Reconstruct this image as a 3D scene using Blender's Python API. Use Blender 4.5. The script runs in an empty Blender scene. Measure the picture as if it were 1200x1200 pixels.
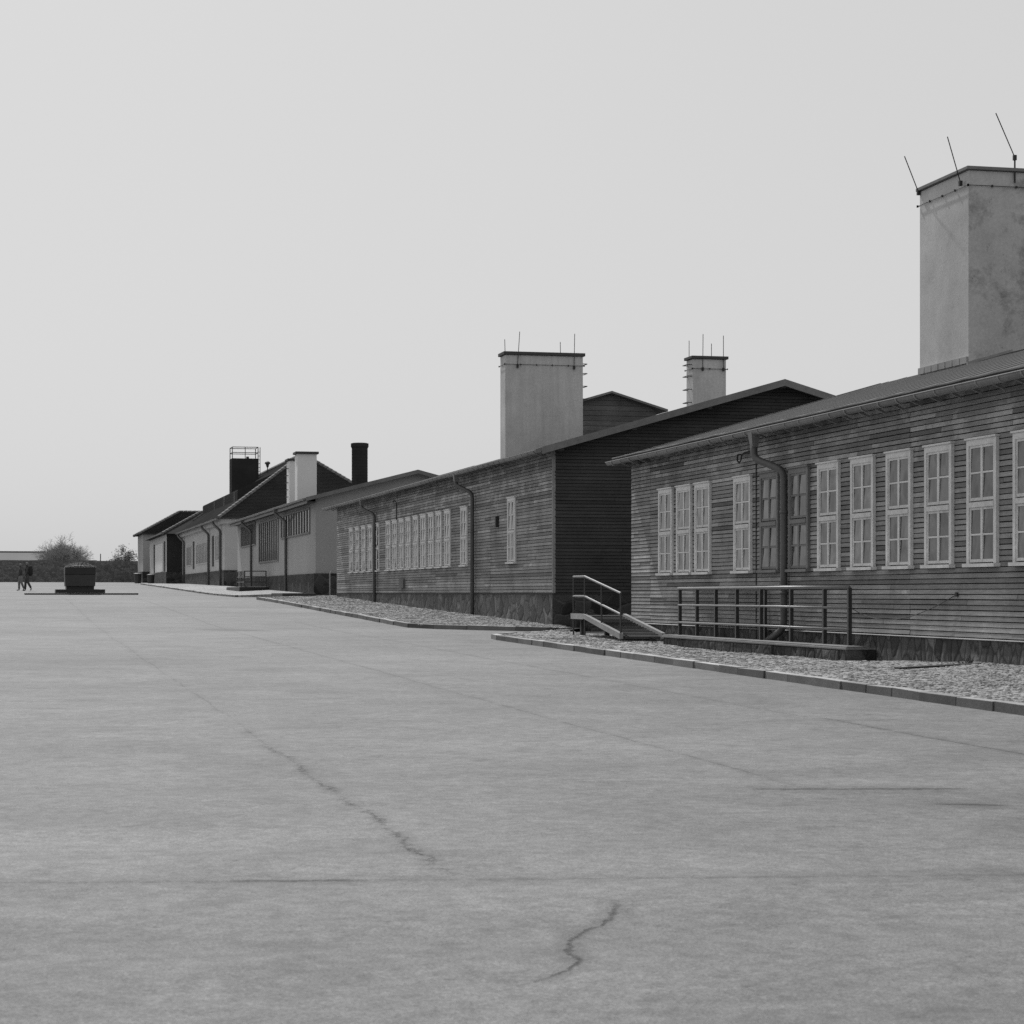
import bpy, bmesh, math, random
from mathutils import Vector, Matrix
random.seed(7)
S = bpy.context.scene
COL = S.collection
R = math.radians

# ------------------------------------------------------------------ materials
def newmat(name, rough=0.85, spec=0.3):
    m = bpy.data.materials.new(name); m.use_nodes = True
    nt = m.node_tree; b = nt.nodes['Principled BSDF']
    b.inputs['Roughness'].default_value = rough
    b.inputs['Specular IOR Level'].default_value = spec
    return m, nt, b
def N(nt, t, **kw):
    n = nt.nodes.new(t)
    for k, v in kw.items(): setattr(n, k, v)
    return n
def L(nt, a, b): nt.links.new(a, b)
def coords(nt, scale=(1, 1, 1)):
    tc = N(nt, 'ShaderNodeTexCoord'); mp = N(nt, 'ShaderNodeMapping')
    mp.inputs['Scale'].default_value = scale
    L(nt, tc.outputs['Object'], mp.inputs['Vector']); return mp.outputs[0]
def noise(nt, vec, scale, detail=6, rough=0.6, dist=0.0):
    n = N(nt, 'ShaderNodeTexNoise'); n.inputs['Scale'].default_value = scale
    n.inputs['Detail'].default_value = detail; n.inputs['Roughness'].default_value = rough
    n.inputs['Distortion'].default_value = dist
    L(nt, vec, n.inputs['Vector']); return n.outputs['Fac']
def ramp(nt, fac, lo, hi, a, b):
    n = N(nt, 'ShaderNodeMapRange'); n.clamp = True
    for i, v in enumerate((lo, hi, a, b)): n.inputs[i + 1].default_value = v
    L(nt, fac, n.inputs[0]); return n.outputs[0]
def mth(nt, op, a, b=None, clamp=False):
    n = N(nt, 'ShaderNodeMath', operation=op, use_clamp=clamp)
    for i, v in enumerate((a, b)):
        if v is None: continue
        if isinstance(v, (int, float)): n.inputs[i].default_value = v
        else: L(nt, v, n.inputs[i])
    return n.outputs[0]
def bump(nt, b, h, strength, dist=0.02):
    n = N(nt, 'ShaderNodeBump'); n.inputs['Strength'].default_value = strength
    n.inputs['Distance'].default_value = dist
    L(nt, h, n.inputs['Height']); L(nt, n.outputs[0], b.inputs['Normal'])
def tone(nt):
    a = N(nt, 'ShaderNodeAttribute', attribute_name='tone'); return a.outputs['Fac']
def grey(nt, b, v): L(nt, v, b.inputs['Base Color'])

def weathered(name, v, big=(0.4, 0.25), fine=(12, 0.2), bmp=0.2, rough=0.85, stretch=(1, 1, 1), use_tone=False, spec=0.3):
    m, nt, b = newmat(name, rough, spec)
    c = coords(nt, stretch)
    f1 = ramp(nt, noise(nt, c, big[0], 5), 0.3, 0.7, 1 - big[1], 1 + big[1])
    n2 = noise(nt, c, fine[0], 8, 0.7)
    f2 = ramp(nt, n2, 0.25, 0.75, 1 - fine[1], 1 + fine[1])
    o = mth(nt, 'MULTIPLY', mth(nt, 'MULTIPLY', f1, f2), v)
    if use_tone: o = mth(nt, 'MULTIPLY', o, tone(nt))
    grey(nt, b, o)
    if bmp: bump(nt, b, n2, bmp, 0.01)
    return m

def board_material(name, v, worn=0.0):
    m, nt, b = newmat(name, 0.75, 0.25)
    cg = coords(nt, (1.2, 1.2, 30)); c = coords(nt)
    grain = ramp(nt, noise(nt, cg, 2.0, 8, 0.7), 0.3, 0.7, 0.72, 1.28)
    speck = ramp(nt, noise(nt, c, 30, 4, 0.7), 0.3, 0.7, 0.85, 1.15)
    blotch = ramp(nt, noise(nt, c, 0.9, 6, 0.65), 0.32, 0.68, 0.72, 1.25)
    o = mth(nt, 'MULTIPLY', mth(nt, 'MULTIPLY', grain, speck), mth(nt, 'MULTIPLY', blotch, tone(nt)))
    o = mth(nt, 'MULTIPLY', o, v)
    if worn:
        # bleached places where the stain has gone, mostly high up on the boards, each board on its own
        w = mth(nt, 'ADD', noise(nt, coords(nt, (1, 1.0, 1.6)), 1.3, 5, 0.6), mth(nt, 'MULTIPLY', mth(nt, 'SUBTRACT', tone(nt), 1.0), 0.22))
        sep = N(nt, 'ShaderNodeSeparateXYZ'); L(nt, c, sep.inputs[0])
        hi = ramp(nt, sep.outputs[2], 2.7, 3.3, 0.0, 0.16)
        w = ramp(nt, mth(nt, 'ADD', w, hi), 0.66, 0.74, 0, worn)
        o = mth(nt, 'ADD', o, w)
    grey(nt, b, o)
    bump(nt, b, noise(nt, cg, 3.0, 8, 0.7), 0.25, 0.006)
    return m

def stone_material(name, v, scale, rnd=0.5, mortar=0.6, gap=0.06, bmp=0.6):
    m, nt, b = newmat(name, 0.9, 0.2)
    c = coords(nt, scale)
    wob = N(nt, 'ShaderNodeVectorMath', operation='ADD'); L(nt, c, wob.inputs[0])
    nz = N(nt, 'ShaderNodeTexNoise'); nz.inputs['Scale'].default_value = 1.3; L(nt, c, nz.inputs['Vector'])
    sc = N(nt, 'ShaderNodeVectorMath', operation='SCALE'); sc.inputs['Scale'].default_value = 0.5
    L(nt, nz.outputs['Color'], sc.inputs[0]); L(nt, sc.outputs[0], wob.inputs[1])
    vo = N(nt, 'ShaderNodeTexVoronoi', feature='F1'); vo.inputs['Scale'].default_value = 1
    ve = N(nt, 'ShaderNodeTexVoronoi', feature='DISTANCE_TO_EDGE'); ve.inputs['Scale'].default_value = 1
    L(nt, wob.outputs[0], vo.inputs['Vector']); L(nt, wob.outputs[0], ve.inputs['Vector'])
    sp = N(nt, 'ShaderNodeSeparateColor'); L(nt, vo.outputs['Color'], sp.inputs[0])
    cell = ramp(nt, sp.outputs[0], 0, 1, 1 - rnd, 1 + rnd)
    edge = ramp(nt, ve.outputs['Distance'], 0, gap, mortar, 1)
    n2 = noise(nt, coords(nt), 22, 8, 0.75)
    f2 = ramp(nt, n2, 0.25, 0.75, 0.65, 1.35)
    o = mth(nt, 'MULTIPLY', mth(nt, 'MULTIPLY', cell, edge), mth(nt, 'MULTIPLY', f2, v))
    grey(nt, b, o)
    h = mth(nt, 'ADD', ramp(nt, ve.outputs['Distance'], 0, gap * 2, 0, 1), mth(nt, 'MULTIPLY', n2, 0.5))
    bump(nt, b, h, bmp, 0.03)
    return m

M = {}
M['boards'] = board_material('weathered_boards', 0.25, 0.12)
M['boards_b'] = board_material('weathered_boards_long', 0.245, 0.12)
M['boards_dark'] = board_material('dark_boards', 0.052)  # darker board tone for gables and the backing behind the siding
M['boards_mid'] = board_material('mid_stained_boards', 0.13)
M['window_paint'] = weathered('old_white_window_paint', 0.68, (1.6, 0.2), (25, 0.2), 0.1, 0.6)
M['window_bare'] = weathered('unpainted_window_wood', 0.19, (1.2, 0.2), (25, 0.2), 0.1, 0.7)
M['roof_felt'] = weathered('bitumen_roofing', 0.062, (0.35, 0.2), (9, 0.35), 0.4, 0.9, (0.5, 5, 0.5))
M['rake'] = weathered('grey_verge_metal', 0.17, (0.6, 0.2), (8, 0.2), 0.1, 0.6)
M['zinc'] = weathered('zinc_gutter', 0.155, (0.8, 0.25), (9, 0.2), 0.05, 0.45, spec=0.5)
M['pipe'] = weathered('painted_downpipe', 0.085, (0.8, 0.25), (9, 0.2), 0.05, 0.5, spec=0.5)
M['iron'] = weathered('dark_iron', 0.035, (2, 0.2), (20, 0.2), 0.1, 0.6)
M['rail'] = weathered('railing_steel', 0.035, (2, 0.2), (20, 0.2), 0.05, 0.4, spec=0.6)
M['railtop'] = weathered('pale_railing_steel', 0.15, (2, 0.2), (20, 0.2), 0.05, 0.4, spec=0.6)  # rails in a paler steel tone than the posts
M['drip'] = weathered('drip_flashing', 0.24, (1, 0.2), (10, 0.2), 0.05, 0.5)
M['coping'] = weathered('concrete_coping', 0.2, (1.0, 0.2), (20, 0.25), 0.2)
M['plaster'] = weathered('roughcast_plaster', 0.35, (0.25, 0.12), (14, 0.15), 0.3)
M['plaster_light'] = weathered('light_plaster', 0.46, (0.25, 0.10), (14, 0.12), 0.2)
M['blind'] = weathered('pale_blind', 0.65, (0.3, 0.1), (6, 0.1), 0)
M['cap_dark'] = weathered('dark_cap_stone', 0.07, (1, 0.2), (9, 0.2), 0.1)
M['tile'] = weathered('dark_roof_tiles', 0.042, (0.5, 0.2), (6, 0.25), 0.3, 0.95, spec=0.08)
M['tile_street'] = weathered('street_roof_tiles', 0.038, (0.5, 0.3), (4, 0.4), 0.3, 0.95, spec=0.0)  # tile tone of the street slope, slightly darker than the other slopes
M['hip_tile'] = weathered('hip_ridge_tiles', 0.14, (2, 0.3), (6, 0.3), 0.3, 0.8)
M['sooty'] = weathered('sooty_brick', 0.04, (0.6, 0.2), (7, 0.2), 0.3, 0.95, spec=0.02)
M['granite_dark'] = weathered('dark_polished_granite', 0.03, (1, 0.15), (30, 0.3), 0.05, 0.5)
M['granite_mid'] = weathered('dressed_granite', 0.055, (1, 0.15), (30, 0.3), 0.05, 0.6)
M['wreath'] = weathered('dry_foliage', 0.15, (6, 0.4), (30, 0.4), 0.5)
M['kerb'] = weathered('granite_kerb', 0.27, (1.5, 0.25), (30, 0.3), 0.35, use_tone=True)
M['deck'] = weathered('dark_ramp_planks', 0.06, (1, 0.2), (9, 0.25), 0.2)
M['stringer'] = weathered('pale_timber_beam', 0.30, (1, 0.2), (12, 0.2), 0.1)
M['bark'] = weathered('bark', 0.2, (2, 0.2), (9, 0.25), 0.2)
M['twig'] = weathered('thin_twigs', 0.28, (2, 0.2), (9, 0.25), 0)  # twigs lightened, with distance haze put into their colour
M['leaf'] = weathered('young_leaves', 0.12, (2, 0.3), (9, 0.3), 0)
M['far_roof'] = weathered('pale_far_roof', 0.15, (0.2, 0.1), (4, 0.12), 0)
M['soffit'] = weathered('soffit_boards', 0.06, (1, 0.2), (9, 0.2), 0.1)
M['plinth'] = stone_material('plinth_stone', 0.105, (4.6, 4.6, 2.5), 0.6, 0.4, 0.10)
M['plinth_b'] = stone_material('plinth_stone_rough', 0.12, (2.3, 2.3, 2.2), 0.45, 0.5, 0.08)
M['plinth_dark'] = stone_material('dark_plinth_stone', 0.05, (2.4, 2.4, 3.2), 0.5, 1.5, 0.07)
M['plinth_c'] = stone_material('grey_plinth_stone', 0.055, (2.4, 2.4, 3.2), 0.3, 0.7, 0.07)
M['rubble'] = stone_material('rubble_wall_stone', 0.155, (3.6, 3.6, 5.0), 0.3, 0.7, 0.10)
M['well_stone'] = stone_material('low_wall_stone', 0.07, (4, 4, 3), 0.6, 0.5, 0.08)
M['skin'] = weathered('skin', 0.35, (2, 0.05), (9, 0.05), 0)
M['cloth_dark'] = weathered('dark_jacket', 0.06, (4, 0.2), (30, 0.2), 0.1)
M['cloth_black'] = weathered('black_cloth', 0.025, (4, 0.2), (30, 0.2), 0.1)
M['cloth_grey'] = weathered('grey_cloth', 0.18, (4, 0.2), (30, 0.2), 0.1)
M['hair'] = weathered('grey_hair', 0.16, (9, 0.2), (60, 0.2), 0.2)
M['feather'] = weathered('black_feathers', 0.02, (9, 0.2), (60, 0.2), 0.1)

def glass_material():
    m, nt, b = newmat('old_window_glass', 0.04, 0.5)
    c = coords(nt, (1, 1, 0.6))
    oi = N(nt, 'ShaderNodeObjectInfo')
    off = N(nt, 'ShaderNodeVectorMath', operation='ADD'); L(nt, c, off.inputs[0])
    cmb = N(nt, 'ShaderNodeCombineXYZ'); L(nt, mth(nt, 'MULTIPLY', oi.outputs['Random'], 40.0), cmb.inputs[1])
    L(nt, cmb.outputs[0], off.inputs[1])
    folds = noise(nt, off.outputs[0], 3.5, 5, 0.6, 0.6)
    smear = noise(nt, off.outputs[0], 14, 6, 0.7)
    o = mth(nt, 'ADD', ramp(nt, folds, 0.40, 0.62, 0.02, 0.16), ramp(nt, smear, 0.4, 0.8, 0, 0.06))
    o = mth(nt, 'MULTIPLY', o, ramp(nt, oi.outputs['Random'], 0, 1, 0.35, 1.35))
    grey(nt, b, o)
    bump(nt, b, noise(nt, off.outputs[0], 2.2, 3, 0.5), 0.12, 0.06)
    return m
M['glass'] = glass_material()
def dark_glass():
    m, nt, b = newmat('dim_window_glass', 0.12, 0.4)
    grey(nt, b, ramp(nt, noise(nt, coords(nt), 1.5, 4), 0.3, 0.7, 0.05, 0.11)); return m
M['glass_dim'] = dark_glass()
M['glass_pale'] = weathered('pale_shuttered_glass', 0.14, (.5, .15), (5, .15), 0, 0.3)

def stained_plaster():
    m, nt, b = newmat('stained_chimney_plaster', 0.9, 0.2)
    c = coords(nt)
    f = ramp(nt, noise(nt, c, 0.7, 6, 0.65), 0.3, 0.7, 0.82, 1.15)
    fine = noise(nt, c, 18, 8, 0.7)
    f2 = ramp(nt, fine, 0.3, 0.7, 0.88, 1.12)
    geo = N(nt, 'ShaderNodeNewGeometry')
    sp = N(nt, 'ShaderNodeSeparateXYZ'); L(nt, geo.outputs['Normal'], sp.inputs[0])
    gable = ramp(nt, mth(nt, 'ABSOLUTE', sp.outputs[1]), 0.4, 0.6, 0.25, 1.0)   # the weather side carries most damp stains
    st = ramp(nt, noise(nt, c, 1.3, 9, 0.72, 0.25), 0.52, 0.66, 0, 0.46)
    pits = ramp(nt, noise(nt, c, 4.5, 6, 0.7, 0.3), 0.62, 0.70, 0, 0.6)
    dark = mth(nt, 'SUBTRACT', 1.0, mth(nt, 'MULTIPLY', mth(nt, 'MAXIMUM', st, pits), gable))
    o = mth(nt, 'MULTIPLY', mth(nt, 'MULTIPLY', mth(nt, 'MULTIPLY', f, f2), dark), 0.50)
    grey(nt, b, o); bump(nt, b, fine, 0.3, 0.01); return m
M['chimney_stained'] = stained_plaster()
def streaked_plaster():
    m, nt, b = newmat('rain_streaked_plaster', 0.9, 0.2)
    c = coords(nt)
    f = ramp(nt, noise(nt, c, 0.9, 6, 0.65), 0.3, 0.7, 0.86, 1.12)
    run = ramp(nt, noise(nt, coords(nt, (3.2, 3.2, .28)), 1.4, 6, 0.7), 0.35, 0.75, 1.06, 0.80)
    fine = noise(nt, c, 16, 8, 0.75)
    f2 = ramp(nt, fine, 0.3, 0.7, 0.86, 1.14)
    chip = ramp(nt, noise(nt, c, 5, 5, 0.7), 0.70, 0.76, 1.0, 0.7)
    grey(nt, b, mth(nt, 'MULTIPLY', mth(nt, 'MULTIPLY', mth(nt, 'MULTIPLY', f, run), mth(nt, 'MULTIPLY', f2, chip)), 0.54))
    bump(nt, b, fine, 0.35, 0.01); return m
M['chimney'] = streaked_plaster()
M['chimney_white'] = weathered('white_chimney_plaster', 0.72, (0.5, 0.08), (12, 0.06), 0.1)

def road_material():
    m, nt, b = newmat('old_concrete_road', 0.75, 0.35)
    c = coords(nt)
    f1 = ramp(nt, noise(nt, coords(nt, (.6, 1, 1)), 0.16, 4, 0.55), 0.3, 0.7, 0.80, 1.18)      # broad traffic and weather staining
    f2 = ramp(nt, noise(nt, c, 0.9, 7, 0.7, 0.6), 0.32, 0.68, 0.78, 1.18)
    patch = ramp(nt, noise(nt, c, 2.6, 6, 0.7, 0.4), 0.54, 0.68, 1.0, 0.76)                    # darker damp patches
    n4 = noise(nt, c, 9, 9, 0.82)
    f4 = ramp(nt, n4, 0.3, 0.7, 0.58, 1.44)
    n5 = noise(nt, c, 75, 3, 0.8)
    f5 = ramp(nt, n5, 0.28, 0.72, 0.42, 1.62)                                                 # exposed aggregate
    vo = N(nt, 'ShaderNodeTexVoronoi', feature='F1'); vo.inputs['Scale'].default_value = 2.6; L(nt, c, vo.inputs['Vector'])
    spot = ramp(nt, vo.outputs['Distance'], 0.035, 0.06, 0.62, 1.0)                           # little oil and gum spots
    o = mth(nt, 'MULTIPLY', mth(nt, 'MULTIPLY', f1, f2), mth(nt, 'MULTIPLY', f4, mth(nt, 'MULTIPLY', f5, mth(nt, 'MULTIPLY', patch, spot))))
    # cracks and slab joints: each runs along a line, wanders, widens, closes and crumbles at its edges
    sep = N(nt, 'ShaderNodeSeparateXYZ'); L(nt, c, sep.inputs[0]); X, Y = sep.outputs[0], sep.outputs[1]
    fine_w = mth(nt, 'SUBTRACT', noise(nt, c, 7, 8, 0.75), 0.5); slow_w = mth(nt, 'SUBTRACT', noise(nt, c, 0.6, 3, 0.5), 0.5)
    gaps = noise(nt, c, 1.7, 6, 0.7); crumble = ramp(nt, noise(nt, c, 28, 5, 0.75), 0.3, 0.7, 0.35, 1.3)
    dark = None; pale = None
    def crack(across, along, a0, a1, w, s, wander=.10, slow=0.0, open_=.45, fade=.3, halo=.3):
        nonlocal dark
        d = mth(nt, 'ADD', across, mth(nt, 'MULTIPLY', fine_w, wander))
        if slow: d = mth(nt, 'ADD', d, mth(nt, 'MULTIPLY', slow_w, slow))
        d = mth(nt, 'ABSOLUTE', d)
        run = mth(nt, 'MULTIPLY', ramp(nt, along, a0, a0 + fade, 0, 1), ramp(nt, along, a1 - fade, a1, 1, 0))
        gap = ramp(nt, gaps, open_ - .10, open_ + .06, .12, 1)
        core = mth(nt, 'MULTIPLY', ramp(nt, d, w * .25, w, s, 0), crumble)
        soft = ramp(nt, d, 0, w * 5, s * halo, 0)
        k = mth(nt, 'MULTIPLY', mth(nt, 'MULTIPLY', mth(nt, 'MAXIMUM', core, soft), run), gap)
        dark = k if dark is None else mth(nt, 'MAXIMUM', dark, k)
    off = lambda v, k: mth(nt, 'SUBTRACT', v, k)
    lin = lambda k, x0, y0: mth(nt, 'SUBTRACT', mth(nt, 'SUBTRACT', Y, y0), mth(nt, 'MULTIPLY', mth(nt, 'SUBTRACT', X, x0), k))
    crack(off(X, 2.05), Y, 9.7, 17.8, .020, .90, .36, .30, .47)           # the long middle joint, broken open near the viewer
    crack(off(X, 2.06), Y, 17, 110, .028, .50, .07, .14, .52, 1.0)
    crack(off(X, 5.17), Y, 13, 110, .022, .60, .07, .16, .47, 1.0)
    crack(off(X, 7.85), Y, 13, 20, .024, .85, .08, .10, .40)
    crack(off(X, 7.75), Y, 20, 60, .028, .50, .07, .16, .46, 1.0)
    crack(off(X, -1.1), Y, 8, 110, .020, .45, .08, .12, .50, 1.0)
    crack(lin(-.165, 1.2, 9.84), X, .80, 1.75, .060, .85, .12, 0, .20, .25)
    crack(lin(-.165, 1.2, 9.84), X, -3, 6, .055, .45, .14, .08, .42, .6, .5)
    crack(lin(-.20, 4.9, 13.36), X, 4.7, 6.3, .075, .85, .20, 0, .28, .25)
    crack(lin(-.40, 5.64, 12.25), X, 5.55, 6.05, .08, .95, .10, 0, .1, .12)
    crack(lin(-.70, 4.5, 53.6), X, 4.3, 6.2, .32, .8, .5, 0, .25, .4)
    crack(lin(-.05, 0, 24.2), X, -3, 4.5, .12, .22, .4, .3, .45, .8)
    fc = N(nt, 'ShaderNodeFloatCurve'); L(nt, ramp(nt, Y, 7.0, 9.0, 0, 1), fc.inputs['Value'])
    pts = [(7.0, 1.55), (7.1, 1.67), (7.25, 1.82), (7.4, 1.94), (7.6, 2.03), (7.75, 2.045), (7.9, 2.09), (8.05, 2.15), (8.2, 2.24), (8.45, 2.40), (8.75, 2.51), (9.0, 2.57)]
    cv = fc.mapping.curves[0]
    for i, (py, px) in enumerate(pts):
        q = ((py - 7) / 2, (px - 1.5) / 1.2)
        if i in (0,): cv.points[0].location = q
        elif i == len(pts) - 1: cv.points[-1].location = q
        else: cv.points.new(*q)
    fc.mapping.update()
    cx = mth(nt, 'ADD', mth(nt, 'MULTIPLY', fc.outputs[0], 1.2), 1.5)
    crack(mth(nt, 'SUBTRACT', X, cx), Y, 7.05, 9.0, .022, .9, .16, 0, .32, .3)
    o = mth(nt, 'MULTIPLY', o, mth(nt, 'SUBTRACT', 1.0, mth(nt, 'MULTIPLY', dark, 1.0, True)))
    grey(nt, b, mth(nt, 'MULTIPLY', o, 0.160))
    bump(nt, b, mth(nt, 'SUBTRACT', mth(nt, 'ADD', n4, n5), mth(nt, 'MULTIPLY', dark, 1.5)), 0.5, 0.008); return m
M['road'] = road_material()
def cobble_material():
    m, nt, b = newmat('small_cobbles', 0.85, 0.25)
    c = coords(nt)
    wob = N(nt, 'ShaderNodeTexNoise'); wob.inputs['Scale'].default_value = 3; L(nt, c, wob.inputs['Vector'])
    mixv = N(nt, 'ShaderNodeVectorMath', operation='MULTIPLY_ADD')
    L(nt, wob.outputs['Color'], mixv.inputs[0]); mixv.inputs[1].default_value = (0.08, 0.08, 0); L(nt, c, mixv.inputs[2])
    vo = N(nt, 'ShaderNodeTexVoronoi', feature='F1'); vo.inputs['Scale'].default_value = 9; vo.inputs['Randomness'].default_value = 0.75
    ve = N(nt, 'ShaderNodeTexVoronoi', feature='DISTANCE_TO_EDGE'); ve.inputs['Scale'].default_value = 9; ve.inputs['Randomness'].default_value = 0.75
    L(nt, mixv.outputs[0], vo.inputs['Vector']); L(nt, mixv.outputs[0], ve.inputs['Vector'])
    sp = N(nt, 'ShaderNodeSeparateColor'); L(nt, vo.outputs['Color'], sp.inputs[0])
    cell = ramp(nt, sp.outputs[0], 0, 1, 0.72, 1.28)
    edge = ramp(nt, ve.outputs['Distance'], 0.01, 0.12, 0.5, 1)
    big = ramp(nt, noise(nt, c, 0.7, 5), 0.3, 0.7, 0.82, 1.15)
    fine = ramp(nt, noise(nt, c, 45, 5, 0.7), 0.3, 0.7, 0.85, 1.15)
    o = mth(nt, 'MULTIPLY', mth(nt, 'MULTIPLY', cell, edge), mth(nt, 'MULTIPLY', big, fine))
    grey(nt, b, mth(nt, 'MULTIPLY', o, 0.40))
    bump(nt, b, ramp(nt, ve.outputs['Distance'], 0.0, 0.25, 0, 1), 0.5, 0.012); return m
M['cobble'] = cobble_material()
M['setts'] = weathered('granite_setts', 0.325, (0.6, 0.26), (35, 0.25), 0.3, use_tone=True)

# ------------------------------------------------------------------ mesh builder
WORLD = {}            # object -> its world location (nothing is rotated above part level)
class MB:
    def __init__(s): s.v = []; s.f = []; s.t = []
    def face(s, pts, t=1.0):
        i = len(s.v); s.v += [tuple(p) for p in pts]; s.f.append(tuple(range(i, i + len(pts)))); s.t.append(t)
    def hexa(s, p, t=1.0):       # p: 4 bottom + 4 top
        i = len(s.v); s.v += [tuple(q) for q in p]
        for q in ((3, 2, 1, 0), (4, 5, 6, 7), (0, 1, 5, 4), (1, 2, 6, 5), (2, 3, 7, 6), (3, 0, 4, 7)):
            s.f.append(tuple(i + k for k in q)); s.t.append(t)
    def box(s, x0, x1, y0, y1, z0, z1, t=1.0):
        s.hexa([(x0, y0, z0), (x1, y0, z0), (x1, y1, z0), (x0, y1, z0), (x0, y0, z1), (x1, y0, z1), (x1, y1, z1), (x0, y1, z1)], t)
    def bar(s, a, b, w, h, t=1.0):   # square bar between two points
        a, b = Vector(a), Vector(b); d = (b - a).normalized()
        u = d.cross(Vector((0, 0, 1)));  u = Vector((1, 0, 0)) if u.length < 1e-4 else u.normalized()
        n = u.cross(d)
        p = [q + u * (i * w / 2) + n * (j * h / 2) for q in (a, b) for i, j in ((-1, -1), (1, -1), (1, 1), (-1, 1))]
        s.hexa(p, t)
    def tube(s, pts, r, seg=8, cap=True, t=1.0):
        pts = [Vector(p) for p in pts]; rs = r if isinstance(r, (list, tuple)) else [r] * len(pts)
        ref = None; rings = []
        for k, p in enumerate(pts):
            d = (pts[min(k + 1, len(pts) - 1)] - pts[max(k - 1, 0)]).normalized()
            if ref is None:
                ref = Vector((0, 0, 1)) if abs(d.z) < 0.9 else Vector((1, 0, 0))
            u = d.cross(ref).normalized(); w = u.cross(d).normalized(); ref = w
            i = len(s.v); rings.append(i)
            for j in range(seg):
                a = 2 * math.pi * j / seg
                s.v.append(tuple(p + u * (math.cos(a) * rs[k]) + w * (math.sin(a) * rs[k])))
        for a, b in zip(rings, rings[1:]):
            for j in range(seg):
                s.f.append((a + j, a + (j + 1) % seg, b + (j + 1) % seg, b + j)); s.t.append(t)
        if cap:
            s.f.append(tuple(rings[0] + j for j in reversed(range(seg)))); s.t.append(t)
            s.f.append(tuple(rings[-1] + j for j in range(seg))); s.t.append(t)
    def build(s, name, mat, parent=None, smooth=False, bevel=0.0, recalc=True, loc=None):
        off = Vector(WORLD.get(parent, (0, 0, 0))) if parent else Vector((0, 0, 0))
        if loc is not None: off = Vector(loc)
        me = bpy.data.meshes.new(name)
        me.from_pydata([tuple(Vector(v) - off) for v in s.v], [], s.f)
        me.validate()
        if any(t != 1.0 for t in s.t) or mat.node_tree.nodes.get('Attribute'):
            ca = me.color_attributes.new('tone', 'FLOAT_COLOR', 'CORNER')
            k = 0
            for pi, p in enumerate(me.polygons):
                t = s.t[pi] if pi < len(s.t) else 1.0
                for _ in p.loop_indices: ca.data[k].color = (t, t, t, 1); k += 1
        if recalc:
            bm = bmesh.new(); bm.from_mesh(me); bmesh.ops.recalc_face_normals(bm, faces=bm.faces); bm.to_mesh(me); bm.free()
        if smooth:
            for p in me.polygons: p.use_smooth = True
        me.materials.append(mat)
        o = bpy.data.objects.new(name, me); COL.objects.link(o)
        if parent: o.parent = parent
        WORLD[o] = tuple(off)
        if loc is not None and parent is not None: o.location = off - Vector(WORLD[parent])
        elif loc is not None: o.location = off
        if bevel:
            md = o.modifiers.new('edge', 'BEVEL'); md.width = bevel; md.segments = 2; md.limit_method = 'ANGLE'
        return o

def tag(o, label=None, cat=None, group=None, kind=None):
    if label: o['label'] = label
    if cat: o['category'] = cat
    if group: o['group'] = group
    if kind: o['kind'] = kind
    return o
def thing(name, loc, label, cat, group=None):
    o = bpy.data.objects.new(name, None); o.empty_display_size = 0.3; COL.objects.link(o)
    o.location = loc; WORLD[o] = tuple(loc); return tag(o, label, cat, group)
def copy_part(src, parent, loc):
    """copy of a part (with its own sub-parts) under another thing, at a world location"""
    c = src.copy(); COL.objects.link(c); c.parent = parent
    c.location = Vector(loc) - Vector(WORLD[parent]); WORLD[c] = tuple(loc)
    for ch in list(src.children):
        d = ch.copy(); COL.objects.link(d); d.parent = c; WORLD[d] = tuple(loc)
    return c

# ------------------------------------------------------------------ terrain
def interp(knots, y):
    if y <= knots[0][0]: return knots[0][1]
    for i in range(len(knots) - 1):
        (a, za), (b, zb) = knots[i], knots[i + 1]
        if y <= b:
            def sl(j):
                j0, j1 = max(j - 1, 0), min(j + 1, len(knots) - 1)
                return (knots[j1][1] - knots[j0][1]) / (knots[j1][0] - knots[j0][0])
            t = (y - a) / (b - a); h = b - a
            return ((2*t**3 - 3*t*t + 1) * za + (t**3 - 2*t*t + t) * h * sl(i) + (-2*t**3 + 3*t*t) * zb + (t**3 - t*t) * h * sl(i + 1))
    return knots[-1][1]
ROAD = [(-80, -2.0), (-30, -1.7), (0, -1.43), (20, -1.25), (45, -1.0), (54, -.92), (66, -.71), (90, -.29), (113, -.09), (131, .13), (177, .7), (210, 1.05), (300, 1.6), (330, 1.6)]
WALLZ = [(10, -.93), (26, -.95), (29, -1.0), (31, -1.05), (40, -1.04), (43, -.95), (46, -.95), (51, -.97)]
WALLZ_B = [(50, -.84), (51.7, -.80), (61.6, -.62), (66, -.56), (88.6, -.14), (96, -.04)]
WALLZ_D = [(96, -.04), (99, 0), (131, .38), (139, .47), (177, .80), (200, .95)]
zr = lambda y: interp(ROAD, y)

def ground():
    m = MB()
    ys = [-80 + 4 * i for i in range(103)] + [400, 600, 1000, 2000]
    xs = [-1500, -400, -120, -60, -30, -12, -4, 0, 4, 8, 12, 20, 30, 60, 120, 400, 1500]
    for a, b in zip(ys, ys[1:]):
        for c, d in zip(xs, xs[1:]):
            m.face([(c, a, zr(a)), (d, a, zr(a)), (d, b, zr(b)), (c, b, zr(b))])
    me = m.build('ground', M['road'])
    bm = bmesh.new(); bm.from_mesh(me.data); bmesh.ops.remove_doubles(bm, verts=bm.verts, dist=1e-4)
    bmesh.ops.recalc_face_normals(bm, faces=bm.faces); bm.to_mesh(me.data); bm.free()
    for p in me.data.polygons: p.use_smooth = True
    tag(me, kind='structure')
ground()

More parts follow.
